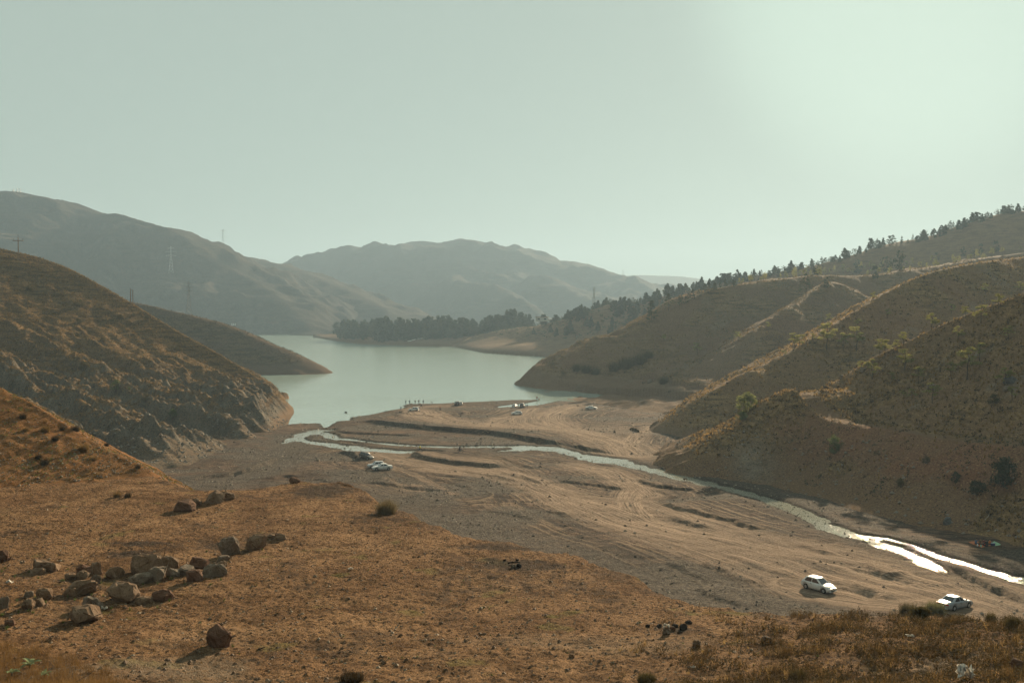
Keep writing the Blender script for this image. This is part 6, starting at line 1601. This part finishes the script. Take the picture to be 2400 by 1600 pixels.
def hit_on(px, py, name):
    for k in range(60):
        p, on, _ = hit(px, py + k)
        if on == name: return p
    return hit(px, py)[0]
def at_y(px, py, Y):
    x, y, z = P(px, py, Y); zz, on = drop(x, y); return (x, y, zz)
b1 = hit_on(443, 728, 'headland')
pylon(b1, 78 * px_m(b1), 3.4, 'dark lattice pylon on the brown headland at the left', ((0.70, 0.15), (0.82, 0.14), (0.93, 0.10)), 0.17)
d_ = at_y(523, 600, 2190); pylon((d_[0], d_[1], d_[2] - 2), 54, 8, 'tallest lattice pylon against the sky on the far left ridge', ((0.66, 0.24), (0.80, 0.22), (0.93, 0.17)), 0.26, PALE)
f_, _, _ = hit(401, 640)
pylon(f_, 62 * px_m(f_), 7, 'faint pale pylon standing against the left mountain', ((0.66, 0.28), (0.80, 0.30), (0.93, 0.2)), 0.18, PALE)
k_ = at_y(1392, 728, 925); pylon(k_, 40 + (720 - 673) / FPX * 925 - k_[2], 4, 'lattice pylon rising behind the trees across the lake', ((0.72, 0.18), (0.84, 0.18), (0.95, 0.12)), 0.13, PALE)
g_ = at_y(1460, 650, 2848); pylon(g_, 22, 4, 'tiny pylon on the skyline of the far mountain', ((0.72, 0.25), (0.84, 0.25), (0.95, 0.2)), 0.2, PALE)
def pole(px, py, hpx, label, arm=True):
    p = hit_on(px, py, 'hill_left')
    s = px_m(p); h = hpx * s + 1.0
    e = bpy.data.objects.new('utility_pole', None); e.location = p - Vector((0, 0, 0.5)); put(e, None, label, 'utility pole')
    MB().tube((0, 0, 0), (0, 0, h + 0.5), 0.25 if arm else 0.20, 0.19 if arm else 0.15, 8).obj('post', CONC, e)
    if arm:
        MB().box((0, 0, h + 0.5 - 1.6), (4.6, 0.28, 0.28)).obj('cross_arm', CONC, e)
        for x in (-2.1, 0, 2.1):
            z = h + 0.5 - 1.3 + (1.7 if x == 0 else 0)
            MB().tube((x, 0, z), (x, 0, z + 0.7), 0.12, 0.07, 6).obj('insulator', TRIM, e)
    return p, h
pp, ph = pole(43, 580, 33, 'brown utility pole with cross arm on the left hilltop')
pole(306, 700, 27, 'left one of a pair of poles behind the left hill', False)
pole(311.5, 702, 28, 'right one of a pair of poles behind the left hill', False)
for k in (-1, 0, 1):
    a = Vector(pp) + Vector((k * 2.1, 0, ph - 0.9 + (1.7 if k == 0 else 0))); c = Vector(P(-260, 470, pp[1] * 0.78)) + Vector((k * 2.1, 0, 1.0 if k == 0 else 0))
    m = MB(); pts = [a.lerp(c, i / 14) - Vector((0, 0, 5.5 * 4 * (i / 14) * (1 - i / 14) * 0.5)) for i in range(15)]
    for u, v in zip(pts[:-1], pts[1:]): m.tube(u, v, 0.045, 0.045, 4, False)
    m.obj('power_cable', TRIM, None, label=('front', 'middle top', 'back')[k + 1] + ' cable running left from the hilltop pole', cat='cable')
# radio masts on the left summit, a pump house, a ramp
for i, (x, hp) in enumerate(((31, 6), (40, 9), (47, 10))):
    q = at_y(x, 452, 1889); m = MB(); h = hp * 0.81
    m.tube((0, 0, -1), (0, 0, h), 0.5, 0.3, 5); m.box((0, 0, h * 0.75), (2.0, 0.8, 1.2)); m.box((0, 0, 0.6), (3, 3, 2.4))
    o = m.obj('radio_mast', PALE, None, label=('shortest', 'middle', 'tallest')[i] + ' of three radio masts on the left summit', cat='mast'); o.location = q
WHT = m_plain('white_wall', (0.36, 0.35, 0.32), 0.15, 1)
def small_house(px, py, w, d, h, label):
    q, _, _ = hit(px, py)
    e = bpy.data.objects.new('pump_house', None); e.location = q - Vector((0, 0, 0.5)); put(e, None, label, 'building')
    MB().box((0, 0, h / 2), (w, d, h)).obj('wall', WHT, e); MB().box((0, 0, h + 0.25), (w * 1.08, d * 1.08, 0.5)).obj('roof', CONC, e)
    for k in (-1, 1): MB().box((k * w * 0.25, -d / 2, h * 0.6), (w * 0.18, 0.2, h * 0.35)).obj('window', GLASS, e)
small_house(548, 762, 7, 5, 3.4, 'small white pump house at the foot of the left mountain')
small_house(1270, 752, 12, 6, 4, 'low pale building at the right end of the grove')
a_, _, _ = hit(958, 800); c_, _, _ = hit(994, 791)
m = MB(); dv = (c_ - a_); sd_ = Vector((-dv.y, dv.x, 0)).normalized() * 2.0
m.add([a_ - sd_ + Vector((0, 0, .3)), a_ + sd_ + Vector((0, 0, .3)), c_ + sd_ + Vector((0, 0, .8)), c_ - sd_ + Vector((0, 0, .8)), a_ - sd_ - Vector((0, 0, 1)), a_ + sd_ - Vector((0, 0, 1)), c_ + sd_ - Vector((0, 0, 1)), c_ - sd_ - Vector((0, 0, 1))], [(0, 1, 2, 3), (0, 4, 5, 1), (1, 5, 6, 2), (2, 6, 7, 3), (3, 7, 4, 0)])
m.obj('boat_ramp', WHT, None, label='pale concrete boat ramp on the shore below the grove', cat='ramp')

# ------------------------------------------------------------------ litter, wood, plants in the foreground
PLAST = m_leaf('plastic_film', (0.80, 0.76, 0.68), 0.35, 0.1, 3)
def crumple(name, px, py, w, h, mat, label, cat, seed, depth=0.5):
    p, _, _ = hit(px, py); s = px_m(p); w, h = w * s, h * s; r = np.random.RandomState(seed); n = 12; V = []
    for i in range(n + 1):
        for j in range(n + 1):
            u, v = i / n - .5, j / n - .5; k = 1 - 1.2 * (abs(u) ** 3 + abs(v) ** 3)
            V.append((u * w * (1 + .15 * r.randn()) , (v * depth + .10 * r.randn()) * w, h * (0.55 * k * (0.6 + 0.5 * math.sin(7 * u + 3 * v + seed)) + 0.35 * r.rand()) + 0.02 * h))
    F = [(i * (n + 1) + j, (i + 1) * (n + 1) + j, (i + 1) * (n + 1) + j + 1, i * (n + 1) + j + 1) for i in range(n) for j in range(n)]
    k = len(V); V += [(x * .98, y * .98, z - 0.006) for x, y, z in V]; F += [tuple(q + k for q in f[::-1]) for f in F]
    o = MB().add(V, F).obj(name, mat, None, True, label=label, cat=cat); o.location = p + Vector((0, 0, 0.03)); return o
crumple('plastic_bag', 2262, 1594, 36, 44, PLAST, 'torn white plastic bag caught in the brush at the lower right', 'plastic bag', 3, 0.6)
crumple('litter', 2133, 1494, 15, 8, PLAST, 'white crumpled litter in the brush below the silver car', 'litter', 4)
crumple('litter', 245, 1429, 13, 9, PLAST, 'white crumpled cup beside the front boulders', 'litter', 5)
crumple('litter', 1624, 1566, 11, 6, PLAST, 'white scrap of paper below the brown stone at the right', 'litter', 6)
crumple('litter', 822, 1335, 10, 6, PLAST, 'pale scrap of paper in the middle of the terrace', 'litter', 7)
crumple('litter', 22, 1368, 16, 9, PLAST, 'pale plastic scrap near the left picture edge', 'litter', 8)
crumple('litter', 1562, 1472, 14, 12, PLAST, 'white plastic sheet stuck in the right fire ring', 'litter', 9)
WOOD = m_plain('driftwood', (0.30, 0.26, 0.22), 0.3, 5)
def stick(px, py, pts, r, mat, label, name='branch', cat='branch'):
    p, _, _ = hit(px, py); s = px_m(p); m = MB()
    q = [Vector((a * s, b * s, c * s)) for a, b, c in pts]
    for i in range(len(q) - 1): m.tube(q[i], q[i + 1], r * s * (1 - 0.12 * i), r * s * (0.88 - 0.12 * i), 6)
    o = m.obj(name, mat, None, True, label=label, cat=cat); o.location = p; return o
stick(2308, 1219, [(0, 0, 1), (6, 5, 4), (12, 8, 8), (16, 12, 12)], 1.0, WOOD, 'pale driftwood branch lying above the picnic party')
stick(2314, 1246, [(0, 0, 2), (6, 2, 3), (10, 3, 1), (14, 6, 4)], 1.4, WOOD, 'pale twisted driftwood right behind the picnic party')
stick(2332, 1247, [(0, 0, 2), (3, 4, 5), (8, 4, 5), (12, 2, 2)], 1.4, WOOD, 'curved grey driftwood beside the twisted piece')
stick(185, 1597, [(-6, -8, 2), (4, 4, 6), (16, 14, 11), (28, 22, 20)], 0.9, m_plain('dark_twig', (0.04, 0.032, 0.026), 0.3, 5), 'long dark twig sticking up at the bottom left')
stick(1190, 1321, [(0, 0, 2), (9, 2, 4), (20, 4, 4), (30, 3, 3)], 2.2, RK_CHAR, 'charred log lying in the middle fire pit', 'log', 'log')
stick(604, 1521, [(0, 0, 1), (8, 2, 2), (16, 6, 4)], 1.6, RK_CHAR, 'burnt stick lying right of the lone red boulder', 'branch', 'branch')
stick(2388, 1508, [(0, 0, 2), (8, 2, 3), (16, 4, 3)], 2.2, WOOD, 'pale broken stick at the right picture edge')
q_, _, _ = hit(811, 967)
rk = bpy.data.objects.new('stone', rock_mesh('stone', 1.2, 0.9, 0.6, 777, RK_CHAR)); rk.location = (q_.x, q_.y, 0.12); put(rk, None, 'dark stone sticking out of the lake near the shore', 'stone')

MULL = m_leaf('mullein_leaf', (0.19, 0.22, 0.11), 0.3, 0.25, 4)
def mullein(px, py, wpx, label, n=12):
    p, _, _ = hit(px, py); s = px_m(p)
    e = bpy.data.objects.new('mullein_plant', None); e.location = p; put(e, None, label, 'plant')
    L = wpx * s * 0.5; r = random.Random(px); me = None
    for k in range(2):
        V, F = [], []
        for i in range(7):
            t = i / 6; w = L * 0.19 * math.sin(math.pi * min(t * 0.86 + 0.10, 1)) ; z = L * (0.75 * t - (0.55 + 0.25 * k) * t * t)
            V += [(L * t, -w, z + w * 0.35), (L * t, 0, z), (L * t, w, z + w * 0.35)]
        for i in range(6):
            for j in range(2): F.append((i * 3 + j, (i + 1) * 3 + j, (i + 1) * 3 + j + 1, i * 3 + j + 1))
        m = MB(); m.add(V, F); mm = m.mesh('leaf', MULL, True); me = (me or []) + [mm]
    for i in range(n):
        o = bpy.data.objects.new('leaf', me[i % 2]); o.rotation_euler = (0, -r.uniform(0.05, 0.95) * (0.35 + 0.65 * (i / n)), i * 2.4 + r.uniform(-.3, .3)); k = r.uniform(0.75, 1.1) * (1 - 0.3 * i / n); o.scale = (k, k, k); o.location = (0, 0, 0.04)
        put(o, e)
    MB().tube((0, 0, -0.05), (0, 0, 0.12), 0.03, 0.02, 6).obj('stem', BARK, e)
mullein(70, 1562, 62, 'larger woolly green rosette plant in the dry grass at the lower left', 14)
mullein(28, 1580, 50, 'woolly rosette plant left of the larger one at the corner', 10)
mullein(105, 1585, 40, 'small woolly rosette plant right of the larger one', 9)
# ------------------------------------------------------------------ the hazy air between camera and mountains
def haze():
    bx = [(-2600, -400, -7), (2600, -400, -7), (2600, 5400, -7), (-2600, 5400, -7)]
    V = bx + [(x, y, 330) for x, y, _ in bx]
    F = [[3, 2, 1, 0], [4, 5, 6, 7], [0, 1, 5, 4], [1, 2, 6, 5], [2, 3, 7, 6], [3, 0, 4, 7]]
    m = bpy.data.materials.new('haze_air'); m.use_nodes = True
    nt = m.node_tree; nt.nodes.clear()
    out = nt.nodes.new('ShaderNodeOutputMaterial'); v = nt.nodes.new('ShaderNodeVolumePrincipled')
    v.inputs['Color'].default_value = (0.35, 0.485, 0.61, 1)
    v.inputs['Density'].default_value = 0.00020
    v.inputs['Anisotropy'].default_value = 0.25
    nt.links.new(v.outputs[0], out.inputs['Volume'])
    o = bpy.data.objects.new('haze', raw_mesh('haze', V, F, m, False))
    put(o, kind='stuff')
haze()
